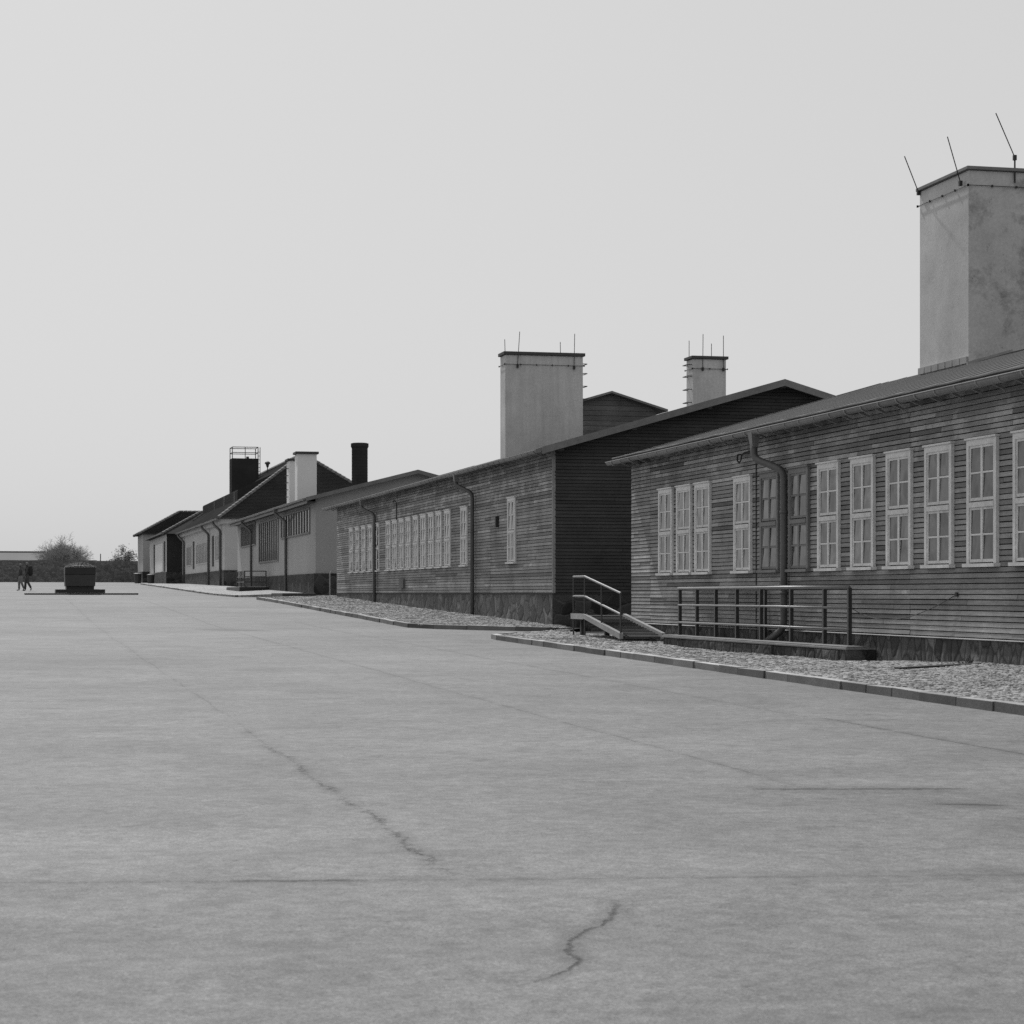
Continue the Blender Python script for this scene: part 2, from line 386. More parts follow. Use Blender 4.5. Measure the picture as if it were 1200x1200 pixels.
def pavement(name, y0, y1, xin, wall, wz, lip=0.10, stones=None):
    """cobbled strip between the kerb line xin(y) and the wall foot: a bed of dark joints and the rounded stones set in it"""
    def zf(x, y):
        x0 = xin(y) + .16; x1 = wall + .12; t = min(1, max(0, (x - x0) / max(.01, x1 - x0)))
        return (zr(y) + lip) * (1 - t) + interp(wz, y) * t
    m = MB(); n = max(2, int((y1 - y0) / 0.8)); k = 6; drop = .018 if stones else 0
    g = []
    for i in range(n + 1):
        y = y0 + (y1 - y0) * i / n; x0 = xin(y) + 0.16; x1 = wall + 0.12
        g.append([(x0 + (x1 - x0) * j / k, y, zf(x0 + (x1 - x0) * j / k, y) - drop) for j in range(k + 1)])
    for i in range(n):
        for j in range(k):
            m.face([g[i][j], g[i][j + 1], g[i + 1][j + 1], g[i + 1][j]], .7 if stones else 1.0)
    for end in (0, n):
        for j in range(k):
            a, b = g[end][j], g[end][j + 1]
            m.face([a, b, (b[0], b[1], b[2] - .4), (a[0], a[1], a[2] - .4)], .5)
    if stones:
        d = stones; y = y0 + d / 2; row = 0
        while y < y1 - d / 2:
            x0 = xin(y) + .17; x = x0 + (d / 2 if row % 2 else 0) + random.uniform(0, .02)
            while x < wall + .02:
                w = d * random.uniform(.8, 1.15); cx, cy = x + w / 2, y + random.uniform(-.012, .012)
                z = zf(cx, cy) + random.gauss(0, .0022) + .012 * math.sin(cx * 2.1 + cy * .9) * math.sin(cy * 1.7 - cx)
                hw, hd = w * .46, d * random.uniform(.40, .48); tx, ty = random.gauss(0, .0018), random.gauss(0, .0018)
                t = max(.55, random.gauss(1.0, .13)); i0 = len(m.v)
                c = random.uniform(.74, .88)
                for (sx, sy, f, dz) in [(-1, -1, 1, -.028), (1, -1, 1, -.028), (1, 1, 1, -.028), (-1, 1, 1, -.028), (-1, -1, c, 0), (1, -1, c, 0), (1, 1, c, 0), (-1, 1, c, 0)]:
                    q = random.uniform(.85, 1.1) * f
                    m.v.append((cx + sx * hw * q, cy + sy * hd * q, z + dz * .8 + (tx * sx + ty * sy if dz == 0 else 0)))
                for q in ((4, 5, 6, 7), (0, 1, 5, 4), (1, 2, 6, 5), (2, 3, 7, 6), (3, 0, 4, 7)):
                    m.f.append(tuple(i0 + e for e in q)); m.t.append(t)
                x += w
            y += d; row += 1
    o = m.build(name, M['setts' if stones else 'cobble'], recalc=False)
    return tag(o, kind='structure')
XK = 10.0
near_line = lambda y: XK + max(0, (y - 45.0)) * 0.62
def b_line(y): return XK + max(0, 54.0 - y) * 0.80
pavement('pavement', 12, 51.2, near_line, 13.0, WALLZ, .10, .085)
pavement('pavement', 50.3, 90.6, b_line, 13.2, WALLZ_B, 0.11, .095)
pavement('pavement', 99.8, 178, lambda y: XK, 13.2, WALLZ_D, 0.09)
# the yard floor in the gap between the two barracks and between the later houses
def patch(name, x0, x1, y0, y1, z):
    m = MB(); m.box(x0, x1, y0, y1, z - .5, z); return tag(m.build(name, M['cobble']), kind='structure')
patch('gap_pavement', 13.1, 26, 44.05, 51.65, -.965)
patch('gap_pavement', 13.3, 26, 88.7, 95.9, -.10)

def kerb(line, y0, y1, lip, name='kerb', pts=None):
    m = MB(); y = y0
    while y < y1 - .05:
        l = random.uniform(.75, 1.25); e = min(y + l, y1)
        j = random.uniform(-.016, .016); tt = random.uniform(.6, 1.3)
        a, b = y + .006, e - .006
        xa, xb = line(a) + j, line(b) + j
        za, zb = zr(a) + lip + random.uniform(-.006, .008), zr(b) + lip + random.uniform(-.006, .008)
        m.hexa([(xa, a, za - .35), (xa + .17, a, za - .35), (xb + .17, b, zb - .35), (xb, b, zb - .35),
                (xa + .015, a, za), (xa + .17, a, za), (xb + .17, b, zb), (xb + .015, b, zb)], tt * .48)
        m.t[-5] = tt * 1.4                      # top lightened, sides darkened: light, shade and road grime put into the tone
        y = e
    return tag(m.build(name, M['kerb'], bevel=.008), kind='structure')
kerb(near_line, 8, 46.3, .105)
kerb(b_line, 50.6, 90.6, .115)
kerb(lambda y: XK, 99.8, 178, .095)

# ------------------------------------------------------------------ building kit
def siding(m, side, c, u0, u1, z0, ztop, pitch, out, seams=(), blen=4.2, ends=None, spread=.22, proud=.024, groove=.013):
    """overlapping boards. side 'x': wall on plane X=c, boards along Y; side 'y': plane Y=c, boards along X.
    ends(z) gives the clipped run of a gable."""
    ends = ends or (lambda z: (u0, u1))
    P = (lambda u, o, z: (c + out * o, u, z)) if side == 'x' else (lambda u, o, z: (u, c + out * o, z))
    z = z0
    while z < ztop - 1e-3:
        zt = min(z + pitch, ztop)
        a0, b0 = ends(z); a1, b1 = ends(zt)
        if b0 - a0 < .05: break
        cuts = sorted([s for s in seams if a0 < s < b0] + [0])[1:] if seams else []
        cuts = [s for s in seams if a0 < s < b0]
        u = a0 + random.uniform(.3, 1) * blen
        while u < b0:
            if all(abs(u - s) > .6 for s in cuts): cuts.append(u)
            u += blen * random.uniform(.7, 1.2)
        cuts = [a0] + sorted(cuts) + [b0]
        row = random.gauss(1, spread * .4)
        for i, (l, r) in enumerate(zip(cuts, cuts[1:])):
            t = max(.45, row + random.gauss(0, spread * .7))
            la, ra = l + (.004 if i else 0), r - (.004 if i < len(cuts) - 2 else 0)
            lt = a1 if i == 0 else la; rt = b1 if i == len(cuts) - 2 else ra
            if rt <= lt: continue
            jj = random.uniform(-.003, .004); gz = z + groove * random.uniform(.8, 1.25); wz = random.uniform(-.0025, .0025)
            o1, o0 = proud + jj, proud - .010 + jj
            m.face([P(la, o1, gz), P(ra, o1, gz + wz), P(rt, o0, zt), P(lt, o0, zt)], t)
            m.face([P(la, -.02, gz), P(ra, -.02, gz + wz), P(ra, o1, gz + wz), P(la, o1, gz)], t * .8)
            m.face([P(lt, o0, zt), P(rt, o0, zt), P(rt, -.02, zt), P(lt, -.02, zt)], t * .8)
            m.face([P(la, -.02, gz), P(la, o1, gz), P(lt, o0, zt), P(lt, -.02, zt)], t * .8)
            m.face([P(ra, o1, gz + wz), P(ra, -.02, gz + wz), P(rt, -.02, zt), P(rt, o0, zt)], t * .8)
        z += pitch

def gable_roof(root, name, xe, xr, ze, zrg, xe2, y0, y1, th=.07, mat='roof_felt'):
    m = MB()
    z2 = zrg - (zrg - ze) * (xe2 - xr) / (xr - xe)
    prof = [(xe, ze), (xr, zrg), (xe2, z2)]
    for (xa, za), (xb, zb) in zip(prof, prof[1:]):
        m.hexa([(xa, y0, za - th), (xb, y0, zb - th), (xb, y1, zb - th), (xa, y1, za - th),
                (xa, y0, za), (xb, y0, zb), (xb, y1, zb), (xa, y1, za)])
    return m.build(name, M[mat], root)

def verge(root, xe, xr, ze, zrg, xe2, y, h=.15, d=.03, lift=.015):
    m = MB(); z2 = zrg - (zrg - ze) * (xe2 - xr) / (xr - xe)
    for xa, za, xb, zb in ((xe, ze, xr, zrg), (xr, zrg, xe2, z2)):
        m.hexa([(xa, y - d, za - h), (xb, y - d, zb - h), (xb, y + d, zb - h), (xa, y + d, za - h),
                (xa, y - d, za + lift), (xb, y - d, zb + lift), (xb, y + d, zb + lift), (xa, y + d, za + lift)])
    return m.build('verge_board', M['rake'], root)

def gutter(root, x, z, y0, y1, r=.075, brackets=.66, mat='zinc'):
    m = MB(); seg = 8
    arc = [(x + r * math.cos(math.pi + math.pi * k / seg), z + r * math.sin(math.pi + math.pi * k / seg)) for k in range(seg + 1)]
    inn = [(x + (r - .008) * math.cos(math.pi + math.pi * k / seg), z + (r - .008) * math.sin(math.pi + math.pi * k / seg)) for k in range(seg + 1)]
    lp = arc + inn[::-1]; n = len(lp); st = 14
    for i in range(st):
        a = y0 + (y1 - y0) * i / st; b = y0 + (y1 - y0) * (i + 1) / st
        da, db = [.012 * math.sin(q * .9 + x) for q in (a, b)]
        for k in range(n):
            p, q = lp[k], lp[(k + 1) % n]
            m.face([(p[0], a, p[1] + da), (q[0], a, q[1] + da), (q[0], b, q[1] + db), (p[0], b, p[1] + db)])
    for y in (y0, y1): m.face([(p[0], y, p[1] + .012 * math.sin(y * .9 + x)) for p in arc])
    m.tube([(x - r, y0, z), (x - r, y1, z)], .012, 6)
    g = m.build('gutter', M[mat], root)
    if brackets:
        y = y0 + .3; first = None
        while y < y1:
            if first is None:
                b = MB()
                pts = [(x + (r + .008) * math.cos(math.pi + math.pi * k / 6), y, z + (r + .008) * math.sin(math.pi + math.pi * k / 6)) for k in range(7)]
                for p, q in zip(pts, pts[1:]): b.bar(p, q, .034, .010)
                b.bar(pts[-1], (x + r + .26, y, z - .10), .04, .03)
                first = b.build('gutter_bracket', M['drip'], g, loc=(x, y, z)); WORLD[g] = WORLD[root]
                first.location = Vector((x, y, z)) - Vector(WORLD[g])
            else:
                c = first.copy(); COL.objects.link(c); c.parent = g; c.location = Vector((x, y, z)) - Vector(WORLD[g])
            y += brackets
    return g

def downpipe(root, pts, r=.055, hopper=None, mat='pipe', clamps=()):
    m = MB()
    sm_ = []
    for i, p in enumerate(pts):                       # round the bends
        if 0 < i < len(pts) - 1:
            a, b, c = Vector(pts[i - 1]), Vector(p), Vector(pts[i + 1])
            ra, rc = min(.16, (a - b).length * .45), min(.16, (c - b).length * .45)
            s0, s1 = b + (a - b).normalized() * ra, b + (c - b).normalized() * rc
            for t in (0, .25, .5, .75, 1): sm_.append((1-t)**2 * s0 + 2*t*(1-t) * b + t*t * s1)
        else: sm_.append(Vector(p))
    m.tube(sm_, r, 10)
    for z in clamps:
        x, y, _ = pts[-2]; m.tube([(x, y, z - .025), (x, y, z + .025)], r + .012, 10)
    d = m.build('downpipe', M[mat], root, smooth=False)
    for p in d.data.polygons: p.use_smooth = len(p.vertices) == 4
    if hopper:
        x, y, z = hopper; h = MB()
        h.hexa([(x-.05, y-.06, z-.3), (x+.06, y-.06, z-.3), (x+.06, y+.06, z-.3), (x-.05, y+.06, z-.3),
                (x-.09, y-.11, z), (x+.08, y-.11, z), (x+.08, y+.11, z), (x-.09, y+.11, z)])
        h.build('hopper', M['zinc'], d)
    return d

# the barrack window: two stacked pairs of four panes in a painted frame, facing -X, origin at its foot on the wall
def make_window(root, loc, paint, w=.92, h=1.77):
    x, y, z = loc; cw = .075
    def B(m, u0, u1, z0, z1, o0, o1): m.box(x - o1, x - o0, y + u0, y + u1, z + z0, z + z1)
    m = MB(); hw = w / 2
    B(m, -hw, -hw + cw, .05, h, .0, .05); B(m, hw - cw, hw, .05, h, .0, .05)
    B(m, -hw + cw, hw - cw, h - .085, h, .0, .05)
    B(m, -hw - .02, hw + .02, h + .001, h + .028, .0, .075)
    mid = h * .488
    B(m, -hw + cw, hw - cw, mid - .036, mid + .036, .0, .06)
    for a, b in ((.066, mid - .037), (mid + .055, h - .085)):
        iu = hw - cw
        B(m, -iu + .006, -iu + .04, a, b, .0, .036); B(m, iu - .04, iu - .006, a, b, .0, .036)
        B(m, -.032, .032, a, b, .0, .042)
        for s0, s1 in ((-iu + .04, -.032), (.032, iu - .04)):
            B(m, s0, s1, a, a + .042, .0, .036); B(m, s0, s1, b - .035, b, .0, .036)
            c = (a + b) / 2 + .005; B(m, s0, s1, c - .013, c + .013, .0, .034)
    f = m.build('window', M[paint], root, loc=loc)
    s = MB(); B(s, -hw - .035, hw + .035, .0, .048, .0, .10)
    so = s.build('sill', M[paint], f, loc=loc); so.location = (0, 0, 0)
    p = MB(); iu = hw - cw - .039
    for a, b in ((.107, mid - .071), (mid + .096, h - .119)):
        c = (a + b) / 2
        for u0, u1 in ((-iu, -.034), (.034, iu)):
            for z0, z1 in ((a, c - .008), (c + .02, b)):
                tx, tz = random.uniform(-.010, -.002), random.uniform(-.010, -.002)
                p.face([(x - .027 + tx, y + u0, z + z0), (x - .027 + tz, y + u1, z + z0), (x - .027 - tx, y + u1, z + z1), (x - .027 - tz, y + u0, z + z1)])
    po = p.build('pane', M['glass'], f, loc=loc, recalc=False); po.location = (0, 0, 0)
    return f

def rod(m, a, b, r=.012): m.tube([a, b], r, 5)

def chimney(root, x0, x1, y0, y1, z0, z1, mat, cap, rods=(), wire=True, rungs=None, cap_mat='cap_dark', over=.06):
    m = MB(); m.box(x0, x1, y0, y1, z0, z1)
    ch = m.build('chimney', M[mat], root, bevel=.02)
    WORLD[ch] = WORLD[root]
    c = MB(); c.box(x0 - over, x1 + over, y0 - over, y1 + over, z1 + .002, z1 + cap)
    c.build('cap', M[cap_mat], ch, bevel=.01)
    if wire:
        w = MB(); z = z1 - .3; e = .03
        lp = [(x0 - e, y0 - e, z), (x1 + e, y0 - e, z), (x1 + e, y1 + e, z), (x0 - e, y1 + e, z), (x0 - e, y0 - e, z)]
        for a, b in zip(lp, lp[1:]):
            w.tube([a, b], .007, 5)
            n = max(1, int((Vector(b) - Vector(a)).length / .5))
            for i in range(n + 1):
                q = Vector(a).lerp(Vector(b), i / n); w.box(q.x - .015, q.x + .015, q.y - .015, q.y + .015, z - .022, z + .022)
        w.build('conductor_wire', M['iron'], ch)
    for a, b in rods:
        r = MB(); rod(r, a, b, .011)
        q = Vector(a); r.box(q.x - .03, q.x + .03, q.y - .03, q.y + .03, q.z - .06, q.z + .04)
        r.build('lightning_rod', M['iron'], ch)
    if rungs:
        rx, ry0, ry1, zs, sgn = rungs
        for z in zs:
            g = MB(); g.tube([(rx, ry0, z), (rx + sgn * .16, ry0, z), (rx + sgn * .16, ry1, z), (rx, ry1, z)], .014, 5)
            g.build('climbing_rung', M['iron'], ch)
    return ch

# ------------------------------------------------------------------ nearest barrack
def near_barrack():
    X0, X1, Y0, Y1 = 13.0, 24.84, 17.0, 44.0
    xe, ze, xr, zr_, xe2 = 12.67, 2.92, 18.92, 4.71, 25.17
    root = thing('wooden_barrack', (X0, (Y0 + Y1) / 2, -1.0), 'nearest weathered timber barrack with a tall stained chimney, behind the railing', 'barrack', 'timber barracks along the road')
    root.location.x = X0
    zu = lambda x: (ze + (zr_ - ze) * (min(x, 2 * xr - x) - xe) / (xr - xe)) - .07
    core = MB(); e = .02
    prof = [(X0 + e, -.64), (X1 - e, -.64), (X1 - e, zu(X1) - .02), (xr, zu(xr) - .02), (X0 + e, zu(X0) - .02)]
    for y in (Y0 + e, Y1 - e): core.face([(x, y, z) for x, z in prof])
    for (xa, za), (xb, zb) in zip(prof, prof[1:] + prof[:1]):
        core.face([(xa, Y0 + e, za), (xb, Y0 + e, zb), (xb, Y1 - e, zb), (xa, Y1 - e, za)])
    core.build('wall_core', M['boards_dark'], root)
    m = MB(); siding(m, 'x', X0, Y0, Y1, -.63, zu(X0), .0755, -1, seams=(29.33, 22.1, 42.6), blen=4.6, spread=.28)
    m.build('board_wall', M['boards'], root, recalc=False)
    def ends(z):
        if z <= zu(X0): return (X0, X1)
        t = (z + .07 - ze) / (zr_ - ze); x = xe + t * (xr - xe); return (x, 2 * xr - x)
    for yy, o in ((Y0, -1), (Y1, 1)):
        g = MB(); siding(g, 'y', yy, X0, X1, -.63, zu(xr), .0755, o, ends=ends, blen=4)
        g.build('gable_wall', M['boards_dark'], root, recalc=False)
    b = MB(); b.box(X0 - .02, X1 + .02, Y0 - .02, Y1 + .02, -1.5, -.655)
    b.build('stone_plinth', M['plinth'], root)
    d = MB(); d.hexa([(X0 - .05, Y0 - .05, -.652), (X0 + .02, Y0 - .05, -.652), (X0 + .02, Y1 + .02, -.652), (X0 - .05, Y1 + .02, -.652),
                      (X0 - .05, Y0 - .05, -.645), (X0 + .02, Y0 - .05, -.620), (X0 + .02, Y1 + .02, -.620), (X0 - .05, Y1 + .02, -.645)])
    d.build('drip_strip', M['drip'], root)
    rf = gable_roof(root, 'roof', xe, xr, ze, zr_, xe2, Y0 - .4, Y1 + .4)
    rt = MB()                                                    # lapped felt edges running down the slope
    y = Y0 - .1
    k = (zr_ - ze) / (xr - xe)
    while y < Y1 + .3:
        rt.hexa([(xe + .02, y, ze + .006 + .02*k - .0), (xr, y, zr_ + .002), (xr, y + .05, zr_ + .002), (xe + .02, y + .05, ze + .006),
                 (xe + .02, y, ze + .013), (xr, y, zr_ + .008), (xr, y + .05, zr_ + .008), (xe + .02, y + .05, ze + .013)])
        y += 1.0
    rt.build('felt_lap', M['roof_felt'], rf)
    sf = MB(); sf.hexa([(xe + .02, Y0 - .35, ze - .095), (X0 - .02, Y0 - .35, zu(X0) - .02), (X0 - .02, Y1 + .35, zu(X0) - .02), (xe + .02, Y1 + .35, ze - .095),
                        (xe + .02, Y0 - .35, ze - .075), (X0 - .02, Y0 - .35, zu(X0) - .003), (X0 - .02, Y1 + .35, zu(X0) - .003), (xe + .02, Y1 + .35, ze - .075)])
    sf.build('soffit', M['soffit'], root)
    ed = MB(); ed.tube([(xe - .005, Y0 - .4 + i * (Y1 - Y0 + .8) / 60, ze + .012 + random.uniform(-.006, .008)) for i in range(61)], .018, 5)
    ed.build('drip_edge', M['rake'], rf)
    verge(root, xe, xr, ze, zr_, xe2, Y1 + .4); verge(root, xe, xr, ze, zr_, xe2, Y0 - .4)
    gutter(root, xe - .08, ze - .072, Y0 - .4, Y1 + .42, .08)
    dp = downpipe(root, [(12.6, 35.12, 2.62), (12.6, 35.12, 2.36), (12.90, 34.44, 2.12), (12.90, 34.44, -.62), (12.72, 35.1, -.93)], .062, (12.6, 35.12, 2.86), clamps=(.0, 1.4))
    fr = make_window(root, (X0 - .018, 26.85, .36), 'window_paint')
    alt = [fr, make_window(root, (X0 - .018, 28.26, .36), 'window_paint'), make_window(root, (X0 - .018, 29.67, .36), 'window_paint')]
    for i, y in enumerate((31.08, 32.51, 36.72, 39.03, 40.21, 41.43, 25.44, 24.02, 22.6)):
        copy_part(alt[i * 2 % 3], root, (X0 - .018, y, .36))
    fb = make_window(root, (X0 - .018, 33.86, .36), 'window_bare'); fb['label'] = 'window with a dark unpainted frame'
    c = copy_part(fb, root, (X0 - .018, 35.30, .36))
    ch = chimney(root, 18.0, 20.5, 37.9, 40.2, 3.9, 8.22, 'chimney_stained', .07,
            rods=[((17.96, 40.16, 8.2), (17.67, 40.2, 8.93)), ((17.92, 38.1, 8.0), (17.55, 37.9, 8.84)), ((18.95, 37.86, 8.5), (18.55, 37.86, 9.34))], cap_mat='rake')
    st = MB(); st.box(18.94, 18.965, 37.85, 37.875, 8.0, 8.50); st.build('rod_bracket', M['iron'], ch)
    fl = MB(); k = (zr_ - ze) / (xr - xe)
    for i in range(7):
        ya = 37.9 + i * 2.3 / 7
        fl.box(17.955, 17.995, ya + .02, ya + 2.3 / 7 - .02, ze + k * (17.96 - xe) + .03, ze + k * (17.96 - xe) + .16)
    r0 = lambda x: ze + k * (x - xe)
    fl.hexa([(17.95, 37.85, r0(17.95)), (18.9, 37.85, r0(18.9)), (18.9, 37.897, r0(18.9)), (17.95, 37.897, r0(17.95)),
             (17.95, 37.85, r0(17.95) + .05), (18.9, 37.85, r0(18.9) + .05), (18.9, 37.897, r0(18.9) + .05), (17.95, 37.897, r0(17.95) + .05)])
    fl.build('flashing', M['stringer'], ch)
    cd = MB(); cd.tube([(X0 - .03, 36.04, 2.66), (X0 - .03, 36.04, -1.0)], .011, 6); cd.build('conduit', M['iron'], root)
    hk = MB(); hk.tube([(12.97, 36.85, 2.55), (12.90, 36.84, 2.54), (12.88, 36.80, 2.43), (12.88, 36.70, 2.38), (12.88, 36.60, 2.43), (12.88, 36.56, 2.52), (12.90, 36.48, 2.55), (12.97, 36.25, 2.58)], .016, 6)
    hk.build('insulator_hook', M['iron'], root)
    vt = MB()
    return root
near_barrack()

# ------------------------------------------------------------------ second barrack
def second_barrack():
    X0, X1, Y0, Y1 = 13.2, 25.2, 51.7, 88.6
    xe, ze, xr, zr_, xe2 = 12.78, 3.64, 19.2, 5.48, 25.62
    root = thing('wooden_barrack', (X0, 70, -.5), 'timber barrack with a dark gable and two pale chimneys, beyond the access ramp', 'barrack', 'timber barracks along the road')
    zu = lambda x: (ze + (zr_ - ze) * (min(x, 2 * xr - x) - xe) / (xr - xe)) - .07
    core = MB(); e = .02
    prof = [(X0 + e, -.01), (X1 - e, -.01), (X1 - e, zu(X1) - .02), (xr, zu(xr) - .02), (X0 + e, zu(X0) - .02)]
    for y in (Y0 + e, Y1 - e): core.face([(x, y, z) for x, z in prof])
    for (xa, za), (xb, zb) in zip(prof, prof[1:] + prof[:1]):
        core.face([(xa, Y0 + e, za), (xb, Y0 + e, zb), (xb, Y1 - e, zb), (xa, Y1 - e, za)])
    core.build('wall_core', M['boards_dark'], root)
    m = MB(); siding(m, 'x', X0, Y0 + .07, Y1 - .07, 0, zu(X0), .0865, -1, seams=(58.9, 67.0), blen=4.6, spread=.26)
    m.build('board_wall', M['boards_b'], root, recalc=False)
    def ends(z):
        if z <= zu(X0): return (X0 + .03, X1)
        t = (z + .07 - ze) / (zr_ - ze); x = xe + t * (xr - xe); return (x, 2 * xr - x)
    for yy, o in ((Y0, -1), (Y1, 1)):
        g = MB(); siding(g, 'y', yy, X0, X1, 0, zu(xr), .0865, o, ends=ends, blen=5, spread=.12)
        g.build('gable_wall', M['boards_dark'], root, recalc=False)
    for ya, yb in ((Y0 - .022, Y0 + .07), (Y1 - .07, Y1 + .022)):
        cb = MB(); cb.box(X0 - .022, X0 + .05, ya, yb, 0, zu(X0)); cb.build('corner_board', M['boards_b'], root)
    b = MB(); b.box(X0 - .03, X1 + .03, Y0 + .02, Y1 + .03, -1.6, -.035); b.build('stone_plinth', M['plinth_b'], root)
    b = MB(); b.box(X0 - .027, X1 + .03, Y0 - .035, Y0 + .018, -1.6, -.035); b.build('gable_plinth', M['plinth_dark'], root)
    d = MB(); d.box(X0 - .045, X1 + .04, Y0 - .045, Y1 + .04, -.033, -.006); d.build('sill_beam', M['boards_dark'], root)
    rf = gable_roof(root, 'roof', xe, xr, ze, zr_, xe2, Y0 - .5, Y1 + .4)
    verge(root, xe, xr, ze, zr_, xe2, Y0 - .5, .16); verge(root, xe, xr, ze, zr_, xe2, Y1 + .4)
    for x in (13.3, 15.2, 17.2, 19.2, 21.2, 23.2):      # purlin ends under the verge
        pu = MB(); pu.box(x - .06, x + .06, Y0 - .46, Y0 - .02, zu(x) - .14, zu(x) - .01); pu.build('purlin', M['boards_dark'], root)
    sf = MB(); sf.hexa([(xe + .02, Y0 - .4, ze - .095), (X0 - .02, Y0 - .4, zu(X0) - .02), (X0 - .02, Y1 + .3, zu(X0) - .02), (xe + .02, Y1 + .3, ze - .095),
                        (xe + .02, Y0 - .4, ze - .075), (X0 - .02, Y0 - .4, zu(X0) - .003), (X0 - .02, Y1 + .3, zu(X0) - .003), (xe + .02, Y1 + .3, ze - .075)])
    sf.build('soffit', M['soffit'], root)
    gutter(root, xe - .08, ze - .065, Y0 - .5, Y1 + .45, .08)
    downpipe(root, [(12.71, 61.5, 3.4), (12.71, 61.5, 3.2), (13.08, 60.9, 2.95), (13.08, 60.9, -.75)], .06, (12.71, 61.5, 3.6), clamps=(.3, 1.8))
    downpipe(root, [(12.71, 79.1, 3.4), (12.71, 79.1, 3.2), (13.08, 78.4, 2.95), (13.08, 78.4, -.35)], .06, (12.71, 79.1, 3.6), clamps=(.3, 1.8))
    fr = make_window(root, (X0 - .018, 56.13, .8), 'window_paint', .92, 1.8)
    for y in (62.43, 64.95, 66.32, 67.61, 68.97, 70.35, 71.72, 73.07, 74.42, 75.75, 78.25, 79.83, 81.4, 82.95, 84.5):
        copy_part(fr, root, (X0 - .018, y, .8))
    v = MB(); v.box(13.09, 13.19, 57.8, 57.92, 1.85, 2.16); v.build('vent_box', M['iron'], root)
    v = MB(); v.box(13.1, 13.19, 72.5, 73.3, .18, .5); v.build('meter_box', M['boards_mid'], root)
    v = MB(); v.tube([(13.1, 73.75, 2.6), (13.1, 73.75, 3.2), (13.0, 73.7, 3.28), (12.95, 73.65, 3.2)], .02, 6); v.build('service_bracket', M['iron'], root)
    zt = 7.42
    chimney(root, 14.8, 17.3, 64.0, 64.72, 3.9, zt, 'chimney', .10,
            rods=[((14.95, 64.65, zt - .2), (14.93, 64.65, zt + .55)), ((15.18, 63.96, zt - .35), (15.25, 63.96, zt + .72)),
                  ((16.75, 64.68, zt - .2), (16.74, 64.68, zt + .52)), ((17.0, 63.96, zt - .35), (17.02, 63.96, zt + .70))],
            rungs=(17.3, 64.1, 64.5, (6.1, 6.5, 6.9, 7.2), 1))
    zt = 7.12
    chimney(root, 20.0, 21.06, 61.2, 61.85, 4.8, zt, 'chimney', .09,
            rods=[((20.08, 61.82, zt - .2), (20.08, 61.82, zt + .62)), ((20.3, 61.16, zt - .3), (20.31, 61.16, zt + .75)),
                  ((20.8, 61.82, zt - .2), (20.8, 61.82, zt + .55)), ((20.96, 61.16, zt - .3), (20.96, 61.16, zt + .72))],
            rungs=(20.0, 61.3, 61.7, (5.4, 5.8, 6.2, 6.6, 6.95), -1))
    # raised lantern along the ridge
    ln = MB(); w = 1.62; y0, y1, ez, az = 67.7, 74.5, 6.22, 6.70
    pr = [(xr - w + .02, 4.6), (xr + w - .02, 4.6), (xr + w - .02, ez - .03), (xr, az - .09), (xr - w + .02, ez - .03)]
    for y in (y0 + .02, y1): ln.face([(x, y, z) for x, z in pr])
    for (xa, za), (xb, zb) in zip(pr, pr[1:] + pr[:1]): ln.face([(xa, y0 + .02, za), (xb, y0 + .02, zb), (xb, y1, zb), (xa, y1, za)])
    lo = ln.build('roof_lantern', M['boards_mid'], root); WORLD[lo] = WORLD[root]
    kk = (az - ez) / w
    g = MB(); siding(g, 'y', y0, xr - w, xr + w, 4.7, az - .09, .17, -1, blen=9, spread=.1,
                     ends=lambda z: (xr - w, xr + w) if z < ez - .06 else (xr - (az - .07 - z) / kk, xr + (az - .07 - z) / kk))
    g.build('lantern_boards', M['boards_mid'], lo, recalc=False)
    o = .32
    gr = MB()
    for s in (-1, 1):
        xa, za = xr + s * (w + o), ez - o * kk
        gr.hexa([(xa, y0 - .35, za - .07), (xr, y0 - .35, az - .07), (xr, y1 + .3, az - .07), (xa, y1 + .3, za - .07),
                 (xa, y0 - .35, za), (xr, y0 - .35, az), (xr, y1 + .3, az), (xa, y1 + .3, za)])
    gr.build('lantern_roof', M['rake'], lo)
second_barrack()

